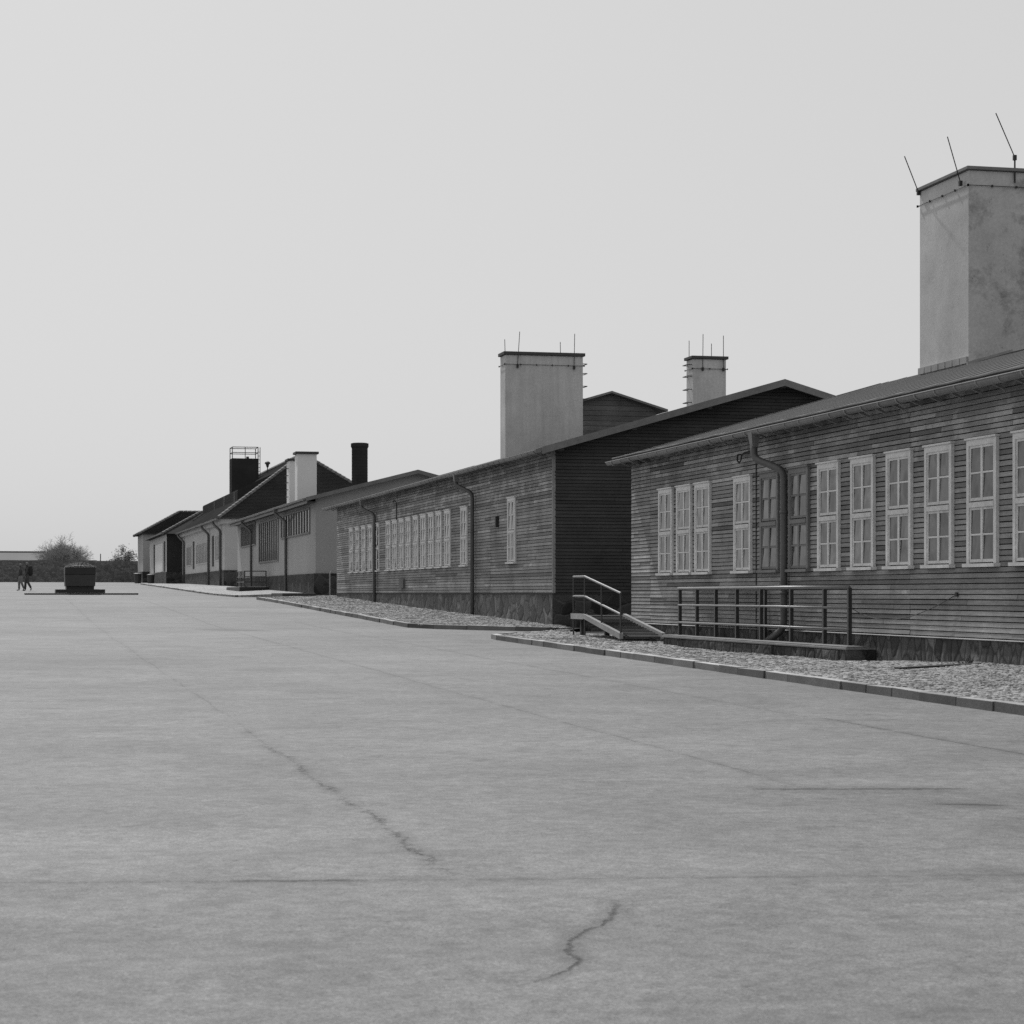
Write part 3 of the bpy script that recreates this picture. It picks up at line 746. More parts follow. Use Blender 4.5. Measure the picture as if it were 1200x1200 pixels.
# ------------------------------------------------------------------ rendered service building
def strip_window(root, x, y0, y1, z0, z1, n, proud=.06, mat='window_bare', glass='glass_dim', mw=.075):
    m = MB()
    for i in range(n + 1):
        y = y0 + (y1 - y0) * i / n; w = .09 if i in (0, n) else mw
        m.box(x - proud, x + .02, y - w / 2, y + w / 2, z0, z1)
    m.box(x - proud - .01, x + .02, y0 - .06, y1 + .06, z0 - .08, z0 - .002); m.box(x - proud - .01, x + .02, y0 - .06, y1 + .06, z1 + .002, z1 + .08)
    f = m.build('window', M[mat], root); WORLD[f] = WORLD[root]
    p = MB(); p.box(x - .012, x - .004, y0, y1, z0, z1); p.build('pane', M[glass], f)
    return f
def service_building():
    X0, X1, Y0, Y1 = 13.3, 22.6, 96.0, 131.0
    xe, ze, xr, zr_, xe2 = 12.8, 4.34, 17.96, 5.66, 23.1
    root = thing('service_building', (X0, 113, 0), 'low roughcast building with barred dark windows, two white chimneys and a round one', 'building')
    zu = lambda x: (ze + (zr_ - ze) * (min(x, 2 * xr - x) - xe) / (xr - xe)) - .07
    m = MB(); prof = [(X0, .9), (X1, .9), (X1, zu(X1) - .01), (xr, zu(xr) - .01), (X0, zu(X0) - .01)]
    for y in (Y0, Y1): m.face([(x, y, z) for x, z in prof])
    for (xa, za), (xb, zb) in zip(prof, prof[1:] + prof[:1]): m.face([(xa, Y0, za), (xb, Y0, zb), (xb, Y1, zb), (xa, Y1, za)])
    m.build('wall', M['plaster'], root)
    b = MB(); b.box(X0 - .05, X1 + .05, Y0 - .05, Y1 + .05, -1, .898); b.build('stone_plinth', M['plinth_c'], root)
    b = MB(); b.box(X0 - .09, X1 + .05, Y0 - .09, Y0 - .052, -1, .9); b.build('gable_plinth', M['plinth_dark'], root)
    for y in (97.98, 101.0, 103.9, 109.2):
        v = MB(); v.box(X0 - .056, X0 - .045, y - .22, y + .22, -.02, .5); v.build('cellar_vent', M['iron'], root)
    rf = gable_roof(root, 'roof', xe, xr, ze, zr_, xe2, Y0 - .5, Y1 + .3)
    verge(root, xe, xr, ze, zr_, xe2, Y0 - .5, .16)
    fb = MB(); fb.box(xe + .03, xe + .07, Y0 - .45, Y1 + .3, ze - .26, ze - .075); fb.build('fascia_board', M['pipe'], root)
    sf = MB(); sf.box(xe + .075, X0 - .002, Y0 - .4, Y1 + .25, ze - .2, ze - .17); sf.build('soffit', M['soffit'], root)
    gutter(root, xe - .075, ze - .04, Y0 - .4, Y1 + .4, .08, 0)
    for y in (106.2, 122.4):
        downpipe(root, [(12.74, y + .8, ze - .1), (12.74, y + .8, ze - .3), (13.2, y, ze - .75), (13.2, y, .1)], .07, (12.74, y + .8, ze))
    strip_window(root, X0, 97.8, 108.6, 2.85, 3.9, 11)
    strip_window(root, X0, 110.0, 118.8, 1.75, 3.86, 9)
    strip_window(root, X0, 120.8, 128.6, 2.82, 3.98, 10)
    chimney(root, 14.28, 15.3, 110, 111.0, 4.4, 7.28, 'chimney_white', .12, wire=False, over=.10)
    chimney(root, 14.87, 15.7, 118, 119.2, 4.6, 7.42, 'chimney_white', .12, wire=False, over=.10, rungs=(14.87, 118.3, 118.7, (5.4, 5.8, 6.2, 6.6, 7.0), -1))
    c = MB(); cx, cy = 18.37, 115.0
    c.tube([(cx, cy, 5.2), (cx, cy, 7.95)], .44, 24, False); c.tube([(cx, cy, 7.95), (cx, cy, 8.05), (cx, cy, 8.22), (cx, cy, 8.25)], [.44, .49, .49, .40], 24)
    for i in range(16): c.tube([(cx, cy, 5.3 + i * .165), (cx, cy, 5.32 + i * .165)], .446, 24, False)
    rc = c.build('round_chimney', M['sooty'], root); rc['label'] = 'round sooty brick chimney'
service_building()

# ------------------------------------------------------------------ hipped roofs
def hip_faces(x0, x1, y0, y1, ze, along, rise, far=1.1):
    """eave rectangle and ridge; returns the five corner groups"""
    if along == 'y':
        xm = (x0 + x1) / 2; h = (x1 - x0) / 2; a, b = (xm, y0 + h * 1.1, ze + rise), (xm, y1 - h * far, ze + rise)
        return dict(street=[(x0, y0, ze), a, b, (x0, y1, ze)], back=[(x1, y0, ze), a, b, (x1, y1, ze)],
                    near=[(x0, y0, ze), (x1, y0, ze), a], far=[(x0, y1, ze), (x1, y1, ze), b], ridge=(a, b))
    ym = (y0 + y1) / 2; h = (y1 - y0) / 2; a, b = (x0 + h * .85, ym, ze + rise), (x1 - h, ym, ze + rise)
    return dict(near=[(x0, y0, ze), (x1, y0, ze), b, a], far=[(x0, y1, ze), (x1, y1, ze), b, a],
                street=[(x0, y0, ze), (x0, y1, ze), a], back=[(x1, y0, ze), (x1, y1, ze), b], ridge=(a, b))
def tiled(root, h, x0, x1, y0, y1, ze, street='tile_street'):
    m = MB()
    for k in ('near', 'far', 'back'): m.face(h[k])
    m.face([(x0, y0, ze - .01), (x1, y0, ze - .01), (x1, y1, ze - .01), (x0, y1, ze - .01)])
    r = m.build('roof', M['tile'], root, recalc=False); WORLD[r] = WORLD[root]
    s = MB(); s.face(h['street']); s.build('street_slope', M[street], r, recalc=False)
    # courses: thin raised lips across each slope so the tiling reads
    c = MB()
    def courses(face, n):
        if len(face) == 3: lo, hi = (face[0], face[1]), (face[2], face[2])
        else: lo, hi = (face[0], face[-1]), (face[1], face[2])
        for i in range(1, n):
            t = i / n
            a = Vector(lo[0]).lerp(Vector(hi[0]), t); b = Vector(lo[1]).lerp(Vector(hi[1]), t)
            up = Vector((0, 0, .025)); c.bar(a + up, b + up, .04, .02)
    courses(h['near'] if len(h['near']) == 3 else [h['near'][0], h['near'][3], h['near'][2], h['near'][1]], 46)
    c.build('tile_courses', M['tile'], r)
    q = MB()
    a, b = h['ridge']
    ends = [(a, (x0, y0, ze)), (b, (x1, y1, ze)), (a, b)]
    ends += [(a, (x1, y0, ze)), (b, (x0, y1, ze))] if abs(a[1] - b[1]) > 1 else [(a, (x0, y1, ze)), (b, (x1, y0, ze))]
    for p, e in ends:
        P, E = Vector(p), Vector(e); n = max(3, int((E - P).length / .4))
        for i in range(n):
            q.tube([P.lerp(E, i / n) + Vector((0, 0, .02)), P.lerp(E, (i + .93) / n) + Vector((0, 0, .045))], .13, 6)
    q.build('ridge_tiles', M['hip_tile'], r)
    return r

def hipped_house():
    X0, X1, Y0, Y1 = 13.26, 25.3, 139.0, 176.0
    root = thing('hipped_house', (X0, 157, .4), 'long pale house with a big dark hipped roof and a railed flue tower', 'building')
    m = MB(); m.box(X0, X1, Y0, Y1, 1.5, 4.86); m.build('wall', M['plaster_light'], root)
    b = MB(); b.box(X0 - .06, X1 + .06, Y0 - .06, Y1, -.5, 1.498); b.build('stone_plinth', M['plinth_dark'], root)
    co = MB(); co.box(X0 - .25, X1 + .25, Y0 - .25, Y1, 4.55, 4.864); co.build('cornice', M['plaster_light'], root)
    x0, x1, y0, y1, ze = 12.8, 25.8, 138.5, 178.0, 4.88
    h = hip_faces(x0, x1, y0, y1, ze, 'y', 4.72, .5)
    r = tiled(root, h, x0, x1, y0, y1, ze)
    # long low dormer in the street slope
    d = MB(); ya, yb = 148.5, 177.0; xf = 15.1
    zs = lambda x: ze + 4.72 * (x - x0) / 6.5
    d.hexa([(xf, ya, zs(xf) - .1), (19.2, ya, 8.9), (19.2, yb, 8.9), (xf, yb, zs(xf) - .1), (xf, ya, 7.25), (19.2, ya, 9.16), (19.2, yb, 9.16), (xf, yb, 7.25)])
    do = d.build('dormer', M['tile'], r); WORLD[do] = WORLD[root]
    df = MB(); df.box(xf - .03, xf - .004, ya + .05, yb - .05, zs(xf) - .05, 7.17); df.build('dormer_front', M['sooty'], do)
    for y in (150.5, 158, 166):
        p = MB(); p.box(xf - .07, xf - .032, y - .10, y + .10, zs(xf) - .05, 7.16); p.build('dormer_post', M['window_bare'], do)
    gutter(root, x0 - .07, ze - .02, y0, y1 - 2, .08, 0)
    for y in (140.85, 149.7, 172.2):
        downpipe(root, [(12.74, y + .9, ze - .06), (12.74, y + .9, ze - .25), (13.15, y, ze - .75), (13.15, y, .5)], .09, (12.74, y + .9, ze + .05))
    strip_window(root, X0, 142.2, 145.2, 2.26, 3.87, 3, .04, 'plaster_light', 'glass_pale', .22)
    strip_window(root, X0, 151.0, 161.2, 2.2, 3.6, 8, .04, 'plaster_light', 'glass_pale', .22)
    strip_window(root, X0, 165.8, 170.4, 2.2, 3.6, 3, .04, 'plaster_light', 'glass_pale', .22)
    for y in (147.2, 163.6):
        q = MB(); q.box(X0 - .05, X0 - .002, y - .55, y + .55, 1.85, 3.96); q.build('door', M['soffit'], root)
    t = MB(); t.box(16.3, 18.4, 165, 166.9, 6.5, 10.5)
    tw = t.build('flue_tower', M['sooty'], root, bevel=.03); WORLD[tw] = WORLD[root]
    g = MB()
    cor = [(16.35, 165.05), (18.35, 165.05), (18.35, 166.85), (16.35, 166.85)]
    for (xa, y_), (xb, yb_) in zip(cor, cor[1:] + cor[:1]):
        for z in (10.95, 11.38): g.tube([(xa, y_, z), (xb, yb_, z)], .03, 6)
        g.tube([(xa, y_, 10.5), (xa, y_, 11.4)], .035, 6)
    g.tube([(17.35, 165.05, 10.5), (17.35, 165.05, 11.38)], .03, 6); g.tube([(18.5, 165.0, 8.4), (18.5, 165.0, 11.38)], .03, 6)
    for i in range(9): g.tube([(18.35, 165.0, 8.6 + i * .3), (18.5, 165.0, 8.6 + i * .3)], .02, 5)
    g.build('guard_rail', M['iron'], tw)
    s = MB(); s.box(17.5, 17.7, 165.6, 165.8, 10.5, 10.68); s.build('flue_stub', M['iron'], tw)
    f = MB(); f.tube([(18.85, 163, 9.0), (18.85, 163, 9.75)], .04, 6); f.tube([(18.85, 163, 9.7), (18.85, 163, 9.95), (18.85, 163, 9.96), (18.85, 163, 10.1), (18.85, 163, 10.18)], [.08, .14, .22, .20, .05], 10)
    f.build('roof_vent', M['iron'], root)
hipped_house()

def end_house():
    root = thing('end_house', (13, 195, .9), 'farthest small plastered house at the end of the row with a low dark hipped roof', 'building')
    m = MB(); m.box(11.5, 24, 200, 208.8, 2.0, 5.5); m.build('wall', M['plaster'], root)
    b = MB(); b.box(11.45, 24.05, 199.95, 208.85, .3, 1.998); b.build('stone_plinth', M['plinth_dark'], root)
    x0, x1, y0, y1, ze = 11.1, 24.4, 199.6, 209.2, 5.52
    tiled(root, hip_faces(x0, x1, y0, y1, ze, 'x', 2.25), x0, x1, y0, y1, ze, 'tile')
    # projecting entrance block
    m = MB(); m.box(12.0, 18.4, 175.4, 198, 1.75, 4.85); pj = m.build('entrance_block', M['plaster_light'], root); WORLD[pj] = WORLD[root]
    s = MB(); s.box(12.0, 13.24, 175.36, 175.398, 1.75, 4.85); s.build('dark_side_wall', M['sooty'], pj)
    b = MB(); b.box(11.95, 18.45, 175.3, 198.05, .3, 1.748); b.build('block_plinth', M['plinth_dark'], pj)
    q = MB(); q.box(11.94, 11.995, 179.5, 189.5, 1.8, 4.2); q.build('blind', M['blind'], pj)
    q = MB(); q.box(11.93, 11.992, 190.4, 191.4, 1.8, 4.3); q.box(11.93, 11.992, 177, 178, 1.8, 4.3); q.build('door', M['soffit'], pj)
    x0, x1, y0, y1, ze = 11.6, 18.6, 174.9, 198.4, 4.87
    h = hip_faces(x0, x1, y0, y1, ze, 'y', 1.95)
    m = MB()
    for k in ('near', 'far', 'back', 'street'): m.face(h[k])
    m.face([(x0, y0, ze - .01), (x1, y0, ze - .01), (x1, y1, ze - .01), (x0, y1, ze - .01)])
    m.build('block_roof', M['tile'], pj, recalc=False)
    q = MB(); P, E = Vector(h['ridge'][0]), Vector((x0, y0, ze))
    for i in range(12): q.tube([P.lerp(E, i / 12), P.lerp(E, (i + .93) / 12) + Vector((0, 0, .03))], .13, 6)
    q.build('hip_tiles', M['hip_tile'], pj)
end_house()

# ------------------------------------------------------------------ things on the pavement
def well_railing():
    X, z0 = 12.68, -.82
    w = thing('light_well', (12.45, 35.2, -1.0), 'low dark stone wall round a sunken light well below the long railing', 'low wall')
    m = MB(); n = 9
    for i in range(n):
        a = 30.8 + i * (39.75 - 30.8) / n; b = a + (39.75 - 30.8) / n
        j = random.uniform(-.02, .012)
        m.box(12.45 + j, 12.8, a + .006, b - .006, -1.3, z0 - .06)
    m.box(12.45, 12.95, 39.76, 40.0, -1.3, z0 - .06); m.box(12.44, 12.95, 30.5, 30.79, -1.3, z0 - .045)
    m.build('stone_wall', M['well_stone'], w, bevel=.025)
    c = MB(); c.box(12.43, 12.82, 30.48, 40.02, z0 - .058, z0 - .02); c.box(12.45, 12.8, 30.5, 40.0, z0 - .019, z0); c.build('coping', M['coping'], w, bevel=.01)
    f = MB(); f.box(12.82, 12.97, 30.8, 39.75, -1.05, -1.0); f.build('well_dark_sheet', M['soffit'], w)  # dark sheet stands in for the shade inside the uncut well
    r = thing('railing', (X, 35.2, z0), 'long dark steel railing with three bars standing on the low stone kerb wall', 'railing')
    ys = [30.95, 32.15, 33.35, 34.55, 35.72, 36.9, 37.9, 38.9, 39.7]
    ys = [30.95, 32.0, 33.5, 34.98, 36.25, 37.43, 38.55, 39.62]
    for y in ys:
        p = MB(); p.box(X - .03, X + .03, y - .03, y + .03, z0, .085); p.build('post', M['rail'], r)
    for z, t in ((.09, .030), (-.235, .020), (-.575, .020)):
        p = MB(); p.tube([(X - .02, ys[0] - .03, z), (X - .02, (ys[0] + ys[-1]) / 2, z + .004), (X - .02, ys[-1] + .03, z)], t, 10)
        p.build('rail', M['railtop'], r, smooth=True)
    p = MB(); p.box(12.88, 12.93, 35.35, 35.40, z0 - .1, .06)
    for z in (.05, -.25, -.56): p.box(12.89, 12.92, 35.40, 39.62, z - .018, z + .018)
    p.build('inner_rail', M['rail'], r)
well_railing()

def cable():
    m = MB(); a, b = Vector((12.7, 30.9, -.24)), Vector((12.965, 27.69, -.02))
    pts = []
    for i in range(21):
        t = i / 20; q = a.lerp(b, t); q.z -= .30 * 4 * t * (1 - t) * (1 - .35 * t); pts.append(q)
    m.tube(pts, .007, 5); m.box(12.95, 12.99, 27.66, 27.72, -.05, .01)
    o = m.build('cable', M['iron'], loc=(12.7, 30.9, -.24)); tag(o, 'thin dark cable sagging from the railing end to the boards of the barrack', 'cable')
cable()

def ramp_():
    r = thing('access_ramp', (12.4, 43.5, -.95), 'wooden access ramp with pale edge beams and a handrail, between the timber barracks', 'ramp')
    x0, x1 = 12.0, 12.9; ya, yb, yc = 41.4, 44.25, 45.3; zl, zt = -.84, -.47
    d = MB()
    d.hexa([(x0 + .07, ya, zl - .10), (x1 - .07, ya, zl - .10), (x1 - .07, yb, zt - .08), (x0 + .07, yb, zt - .08),
            (x0 + .07, ya, zl - .05), (x1 - .07, ya, zl - .05), (x1 - .07, yb, zt - .03), (x0 + .07, yb, zt - .03)])
    for i in range(14):
        t = (i + .5) / 14; y = ya + (yb - ya) * t; z = zl + (zt - zl) * t
        d.box(x0 + .09, x1 - .09, y - .02, y + .02, z - .035, z - .015)
    d.box(x0 + .02, 14.0, yb + .002, yc, zt - .08, zt - .02); d.box(x0 + .15, x0 + .23, yc - .2, yc - .1, -1.05, zt - .08); d.box(x1 - .2, x1 - .1, yc - .2, yc - .1, -1.05, zt - .08)
    d.build('deck', M['deck'], r)
    s = MB()
    for x in (x0, x1):
        s.hexa([(x - .04, ya, zl - .10), (x + .04, ya, zl - .10), (x + .04, yb, zt - .08), (x - .04, yb, zt - .08),
                (x - .04, ya, zl + .02), (x + .04, ya, zl + .02), (x + .04, yb, zt + .02), (x - .04, yb, zt + .02)])
    s.box(x0 - .04, x0 + .02, yb + .002, yc, zt - .10, zt + .02)
    s.build('edge_beam', M['stringer'], r)
    P = lambda y: (zl + (zt - zl) * min(1, (y - ya) / (yb - ya)))
    for y in (41.45, 42.9, 44.25, 45.2):
        p = MB(); p.tube([(x0, y, P(y) - .1 if y < 44 else -1.0), (x0, y, P(y) + .83)], .02, 8); p.build('post', M['rail'], r)
    for h in (.83, .40):
        p = MB(); p.tube([(x0, 41.45, P(41.45) + h), (x0, 44.25, P(44.25) + h), (x0, 45.2, P(45.2) + h)], .024, 8); p.build('handrail', M['railtop'], r)
ramp_()

def wall_step():
    m = MB()   # low stone end wall and steps in the gap
    m.box(13.6, 16.5, 51.0, 51.6, -1.3, -.62); m.box(13.9, 16.5, 50.6, 50.99, -1.3, -.80)
    o = m.build('stone_step', M['plinth_dark'], loc=(15, 51, -1), bevel=.02); tag(o, 'dark stone steps at the foot of the dark gable in the gap', 'steps')
wall_step()

def drain():
    m = MB()
    y0 = 26.7; z = lambda x: (zr(y0) + .10) * (1 - (x - 10.16) / 2.96) + interp(WALLZ, y0) * (x - 10.16) / 2.96
    for xa, xb in ((11.63, 12.05), (12.06, 12.45), (12.46, 12.82)):
        m.hexa([(xa, y0 - .09, z(xa) - .05), (xb, y0 - .09, z(xb) - .05), (xb, y0 + .09, z(xb) - .05), (xa, y0 + .09, z(xa) - .05),
                (xa, y0 - .09, z(xa) + .012), (xb, y0 - .09, z(xb) + .012), (xb, y0 + .09, z(xb) + .012), (xa, y0 + .09, z(xa) + .012)])
    o = m.build('drain_channel', M['iron'], loc=(12.2, y0, -1)); tag(o, 'dark iron drain channel crossing the cobbles in front of the nearest barrack', 'drain')
drain()

def weed():
    r = thing('weed', (12.75, 26.9, -1.0), 'small weed growing out of the cobbles against the stone plinth', 'plant'); m = MB(); rnd = random.Random(5)
    for i in range(26):
        a = rnd.uniform(0, 6.28); l = rnd.uniform(.05, .16); t = rnd.uniform(.2, 1.1); x, y, z = 12.75 + rnd.gauss(0, .03), 26.9 + rnd.gauss(0, .04), -.99
        d = Vector((math.cos(a) * math.sin(t), math.sin(a) * math.sin(t), math.cos(t))); n = d.orthogonal().normalized() * .012; p = Vector((x, y, z))
        m.face([p - n * .4, p + d * l * .55 - n, p + d * l, p + d * l * .55 + n, p + n * .4])
    m.build('leaves', M['leaf'], r, recalc=False)
weed()

def loading_platform():
    r = thing('loading_platform', (12.4, 117, .1), 'low dark stone platform with a steel guard rail against the roughcast building', 'platform')
    m = MB(); m.box(11.65, 13.24, 113.8, 121, -.3, .34); m.build('slab', M['granite_dark'], r, bevel=.03)
    g = MB()
    for x, y in ((11.95, 114), (13.1, 114), (11.95, 115.9), (11.95, 117.8)): g.box(x - .03, x + .03, y - .03, y + .03, .34, 1.19)
    for z in (1.18, .88, .60):
        g.box(11.95, 13.1, 113.98, 114.02, z - .025, z + .025); g.box(11.93, 11.97, 114, 117.8, z - .025, z + .025)
    for i in range(10): g.box(11.94, 11.96, 114.3 + i * .36, 114.33 + i * .36, .6, 1.17)
    g.build('guard_rail', M['rail'], r)
loading_platform()
def low_kerb():
    m = MB(); m.box(11.7, 13.2, 95.3, 95.6, -.4, .0); m.box(11.7, 11.95, 95.61, 99.6, -.4, .0)
    o = m.build('low_kerb_wall', M['granite_mid'], loc=(12.4, 96, -.1), bevel=.02); tag(o, 'low dark kerb wall at the near corner of the roughcast building', 'low wall')
low_kerb()
def post():
    m = MB(); m.tube([(13.3, 91.5, -.2), (13.3, 91.5, .86)], .03, 8); m.tube([(13.3, 91.5, .84), (13.38, 91.5, .96)], [.03, .05], 8)
    o = m.build('marker_post', M['stringer'], loc=(13.3, 91.5, -.1)); tag(o, 'thin pale post standing alone in the gap beside the roughcast gable', 'post')
post()
def bin_(x, y, z, s, label):
    r = thing('litter_bin', (x, y, z), label, 'bin', 'litter bins by the end house')
    m = MB(); m.tube([(x, y, z), (x, y, z + .70 * s)], [.26 * s, .31 * s], 14); m.build('body', M['rail'], r)
    l = MB(); l.tube([(x, y, z + .705 * s), (x, y, z + .76 * s), (x, y, z + .82 * s)], [.35 * s, .35 * s, .2 * s], 14); l.build('lid', M['iron'], r)
bin_(11.0, 180, .78, 1.0, 'grey litter bin with a rim lid in front of the entrance block plinth')
bin_(10.35, 188, .86, 1.1, 'dark litter bin standing at the end of the far stone wall')

# ------------------------------------------------------------------ monument
def monument():
    r = thing('memorial_sarcophagus', (3.27, 114, -.03), 'dark granite memorial sarcophagus heaped with dry wreath on a wide step in the open square', 'monument')
    m = MB(); m.box(.4, 6.25, 112.9, 117, -.30, -.005); m.build('base_step', M['granite_dark'], r, bevel=.01)
    m = MB(); m.box(2.0, 4.54, 113.2, 116.4, -.002, .20); m.build('plinth', M['granite_dark'], r, bevel=.015)
    m = MB(); m.box(2.55, 3.98, 113.5, 116.1, .202, .36); m.build('neck', M['granite_dark'], r)
    m = MB(); m.hexa([(2.5, 113.4, .362), (4.03, 113.4, .362), (4.03, 116.2, .362), (2.5, 116.2, .362), (2.47, 113.37, .98), (4.06, 113.37, .98), (4.06, 116.23, .98), (2.47, 116.23, .98)])
    m.build('coffin', M['granite_mid'], r, bevel=.015)
    m = MB(); m.box(2.47, 4.06, 113.34, 116.26, .982, 1.38); m.build('lid', M['granite_dark'], r, bevel=.02)
    w = MB()
    for i in range(2600):
        u, v = random.uniform(-1, 1), random.uniform(-1, 1)
        h = .25 * max(0, 1 - u * u) ** .7 * max(.2, 1 - v ** 4)
        x, y, z = 3.265 + u * .74, 114.8 + v * 1.38, 1.385 + h * random.uniform(.85, .97)
        a = random.uniform(0, 6.28); e = .03; d = random.uniform(-.02, .02)
        w.face([(x - e * math.cos(a), y - e * math.sin(a), z - d), (x + e * math.sin(a), y - e * math.cos(a), z - .01), (x + e * math.cos(a), y + e * math.sin(a), z + d + .02), (x - e * math.sin(a), y + e * math.cos(a), z)])
    n = 12
    for i in range(n):
        for j in range(n):
            q = []
            for a, b in ((i, j), (i + 1, j), (i + 1, j + 1), (i, j + 1)):
                u, v = -1 + 2 * a / n, -1 + 2 * b / n
                q.append((3.265 + u * .74, 114.8 + v * 1.38, 1.384 + .22 * max(0, 1 - u * u) ** .7 * max(.2, 1 - v ** 4)))
            w.face(q)
    w.build('wreath', M['wreath'], r, recalc=False)
monument()

# ------------------------------------------------------------------ far wall, far house, trees
def stone_wall(name, x0, x1, y, z0, z1, label):
    m = MB(); n = max(4, int((x1 - x0) / 1.6))
    tops = [z1 + random.uniform(-.03, .04) for _ in range(n + 1)]
    for i in range(n):
        a, b = x0 + (x1 - x0) * i / n, x0 + (x1 - x0) * (i + 1) / n
        m.hexa([(a, y, z0), (b, y, z0), (b, y + .6, z0), (a, y + .6, z0), (a, y, tops[i]), (b, y, tops[i + 1]), (b, y + .6, tops[i + 1]), (a, y + .6, tops[i])])
    o = m.build(name, M['rubble'], loc=((x0 + x1) / 2, y, z0)); tag(o, label, 'wall', 'stone boundary walls')
stone_wall('stone_wall', -70, 7.75, 214, .5, 3.24, 'long rubble stone wall closing the square behind the sarcophagus')
stone_wall('stone_wall', 7.55, 24, 200.8 + 9.4, .4, 3.15, 'shorter rubble stone wall running up to the end house')
def far_house():
    r = thing('far_house', (0, 266, 1.6), 'long pale roofed house showing over the stone wall at the far left', 'building')
    m = MB(); m.box(-28, 8.2, 261, 270, .5, 3.6); m.build('wall', M['plaster'], r)
    x0, x1, y0, y1, ze = -28.5, 9.6, 260.3, 270.7, 3.62
    a, b = (-24, 265.5, 5.0), (3.4, 265.5, 5.0)
    m = MB()
    for f in ([(x0, y0, ze), (x1, y0, ze), b, a], [(x0, y1, ze), (x1, y1, ze), b, a], [(x0, y0, ze), (x0, y1, ze), a], [(x1, y0, ze), (x1, y1, ze), b], [(x0, y0, ze), (x1, y0, ze), (x1, y1, ze), (x0, y1, ze)]): m.face(f)
    m.build('roof', M['far_roof'], r, recalc=False)
    m = MB(); m.tube([a, b], .14, 6); m.build('ridge_tiles', M['soffit'], r)
far_house()
def fence_post():
    m = MB(); m.tube([(8.0, 210.6, 3.0), (8.0, 210.6, 3.85)], .05, 6); o = m.build('wall_post', M['iron'], loc=(8.0, 210.6, 3.0))
    tag(o, 'short thin post standing on top of the stone wall near its step', 'post')
fence_post()

def bare_tree(x, y, z, height, spread, label, seed, leaves=0, twigs=5, cat='tree', stems=1):
    rnd = random.Random(seed)
    r = thing('tree', (x, y, z), label, cat, 'trees beyond the far wall')
    t = MB(); c = MB(); tips = []
    def grow(p, d, length, rad, depth):
        n = 3; pts = [p]; q = Vector(p); dd = Vector(d)
        for i in range(n):
            dd = (dd + Vector((rnd.gauss(0, .14), rnd.gauss(0, .14), rnd.gauss(.04, .08)))).normalized()
            q = q + dd * (length / n); pts.append(q.copy())
        tgt = t if depth <= 1 else c
        tgt.tube(pts, [rad * (1 - .5 * i / n) for i in range(n + 1)], 5 if depth < 2 else 3, False)
        if depth >= 5 or rad < .008: tips.append(q); return
        k = twigs if depth < 4 else twigs - 1
        for i in range(k):
            a = rnd.uniform(0, 2 * math.pi); tilt = rnd.uniform(.35, .95)
            side = dd.orthogonal().normalized(); side.rotate(Matrix.Rotation(a, 3, dd))
            nd = (dd * math.cos(tilt) + side * math.sin(tilt)); nd.x *= spread; nd.y *= spread; nd.normalize()
            s = pts[rnd.choice((1, 2, 3, 3))] if depth else pts[rnd.choice((2, 3))]
            grow(s, nd, length * rnd.uniform(.58, .80), max(rad * .52, .009), depth + 1)
    for st in range(stems):
        a = 2 * math.pi * st / stems + rnd.uniform(-.4, .4); tl = rnd.uniform(.15, .75) if stems > 1 else 0
        grow(Vector((x, y, z)), Vector((math.cos(a) * math.sin(tl), math.sin(a) * math.sin(tl), math.cos(tl))), height * (.36 - .06 * tl), height * (.032 if stems == 1 else .016), 0)
    t.build('trunk', M['bark'], r, recalc=False)
    if leaves:
        for p in tips:
            for _ in range(leaves):
                q = p + Vector((rnd.gauss(0, .22), rnd.gauss(0, .22), rnd.gauss(0, .2))); a = Vector((rnd.gauss(0, 1), rnd.gauss(0, 1), rnd.gauss(0, 1))).normalized(); b = a.orthogonal().normalized()
                s = rnd.uniform(.05, .10); c.face([q - a * s, q - b * s * .6, q + a * s, q + b * s * .6])
    c.build('crown', M['leaf' if leaves else 'twig'], r, recalc=False)
    return r
bare_tree(5.0, 236, 1.0, 5.6, 1.05, 'broad round bare twigged tree rising behind the far stone wall', 3, stems=7)
bare_tree(12.4, 236, 1.2, 4.3, 1.1, 'small tree with thin young leaves beside the end house', 11, leaves=3, twigs=4)

# ------------------------------------------------------------------ people and bird
def skin_body(name, joints, bones, mat, parent, root_ix=0, sub=2):
    off = Vector(WORLD[parent])
    me = bpy.data.meshes.new(name); me.from_pydata([tuple(Vector(j[:3])) for j in joints], bones, [])
    o = bpy.data.objects.new(name, me); COL.objects.link(o); o.parent = parent; WORLD[o] = tuple(off)
    md = o.modifiers.new('skin', 'SKIN'); md.use_smooth_shade = True
    sv = me.skin_vertices[0] if me.skin_vertices else None
    if sv is None:
        bm = bmesh.new(); bm.from_mesh(me); bm.verts.layers.skin.verify(); bm.to_mesh(me); bm.free(); sv = me.skin_vertices[0]
    for i, j in enumerate(joints):
        rr = j[3]; sv.data[i].radius = (rr, rr if len(j) < 5 else j[4]); sv.data[i].use_root = (i == root_ix)
    ss = o.modifiers.new('smooth', 'SUBSURF'); ss.levels = sub; ss.render_levels = sub
    me.materials.append(mat); return o

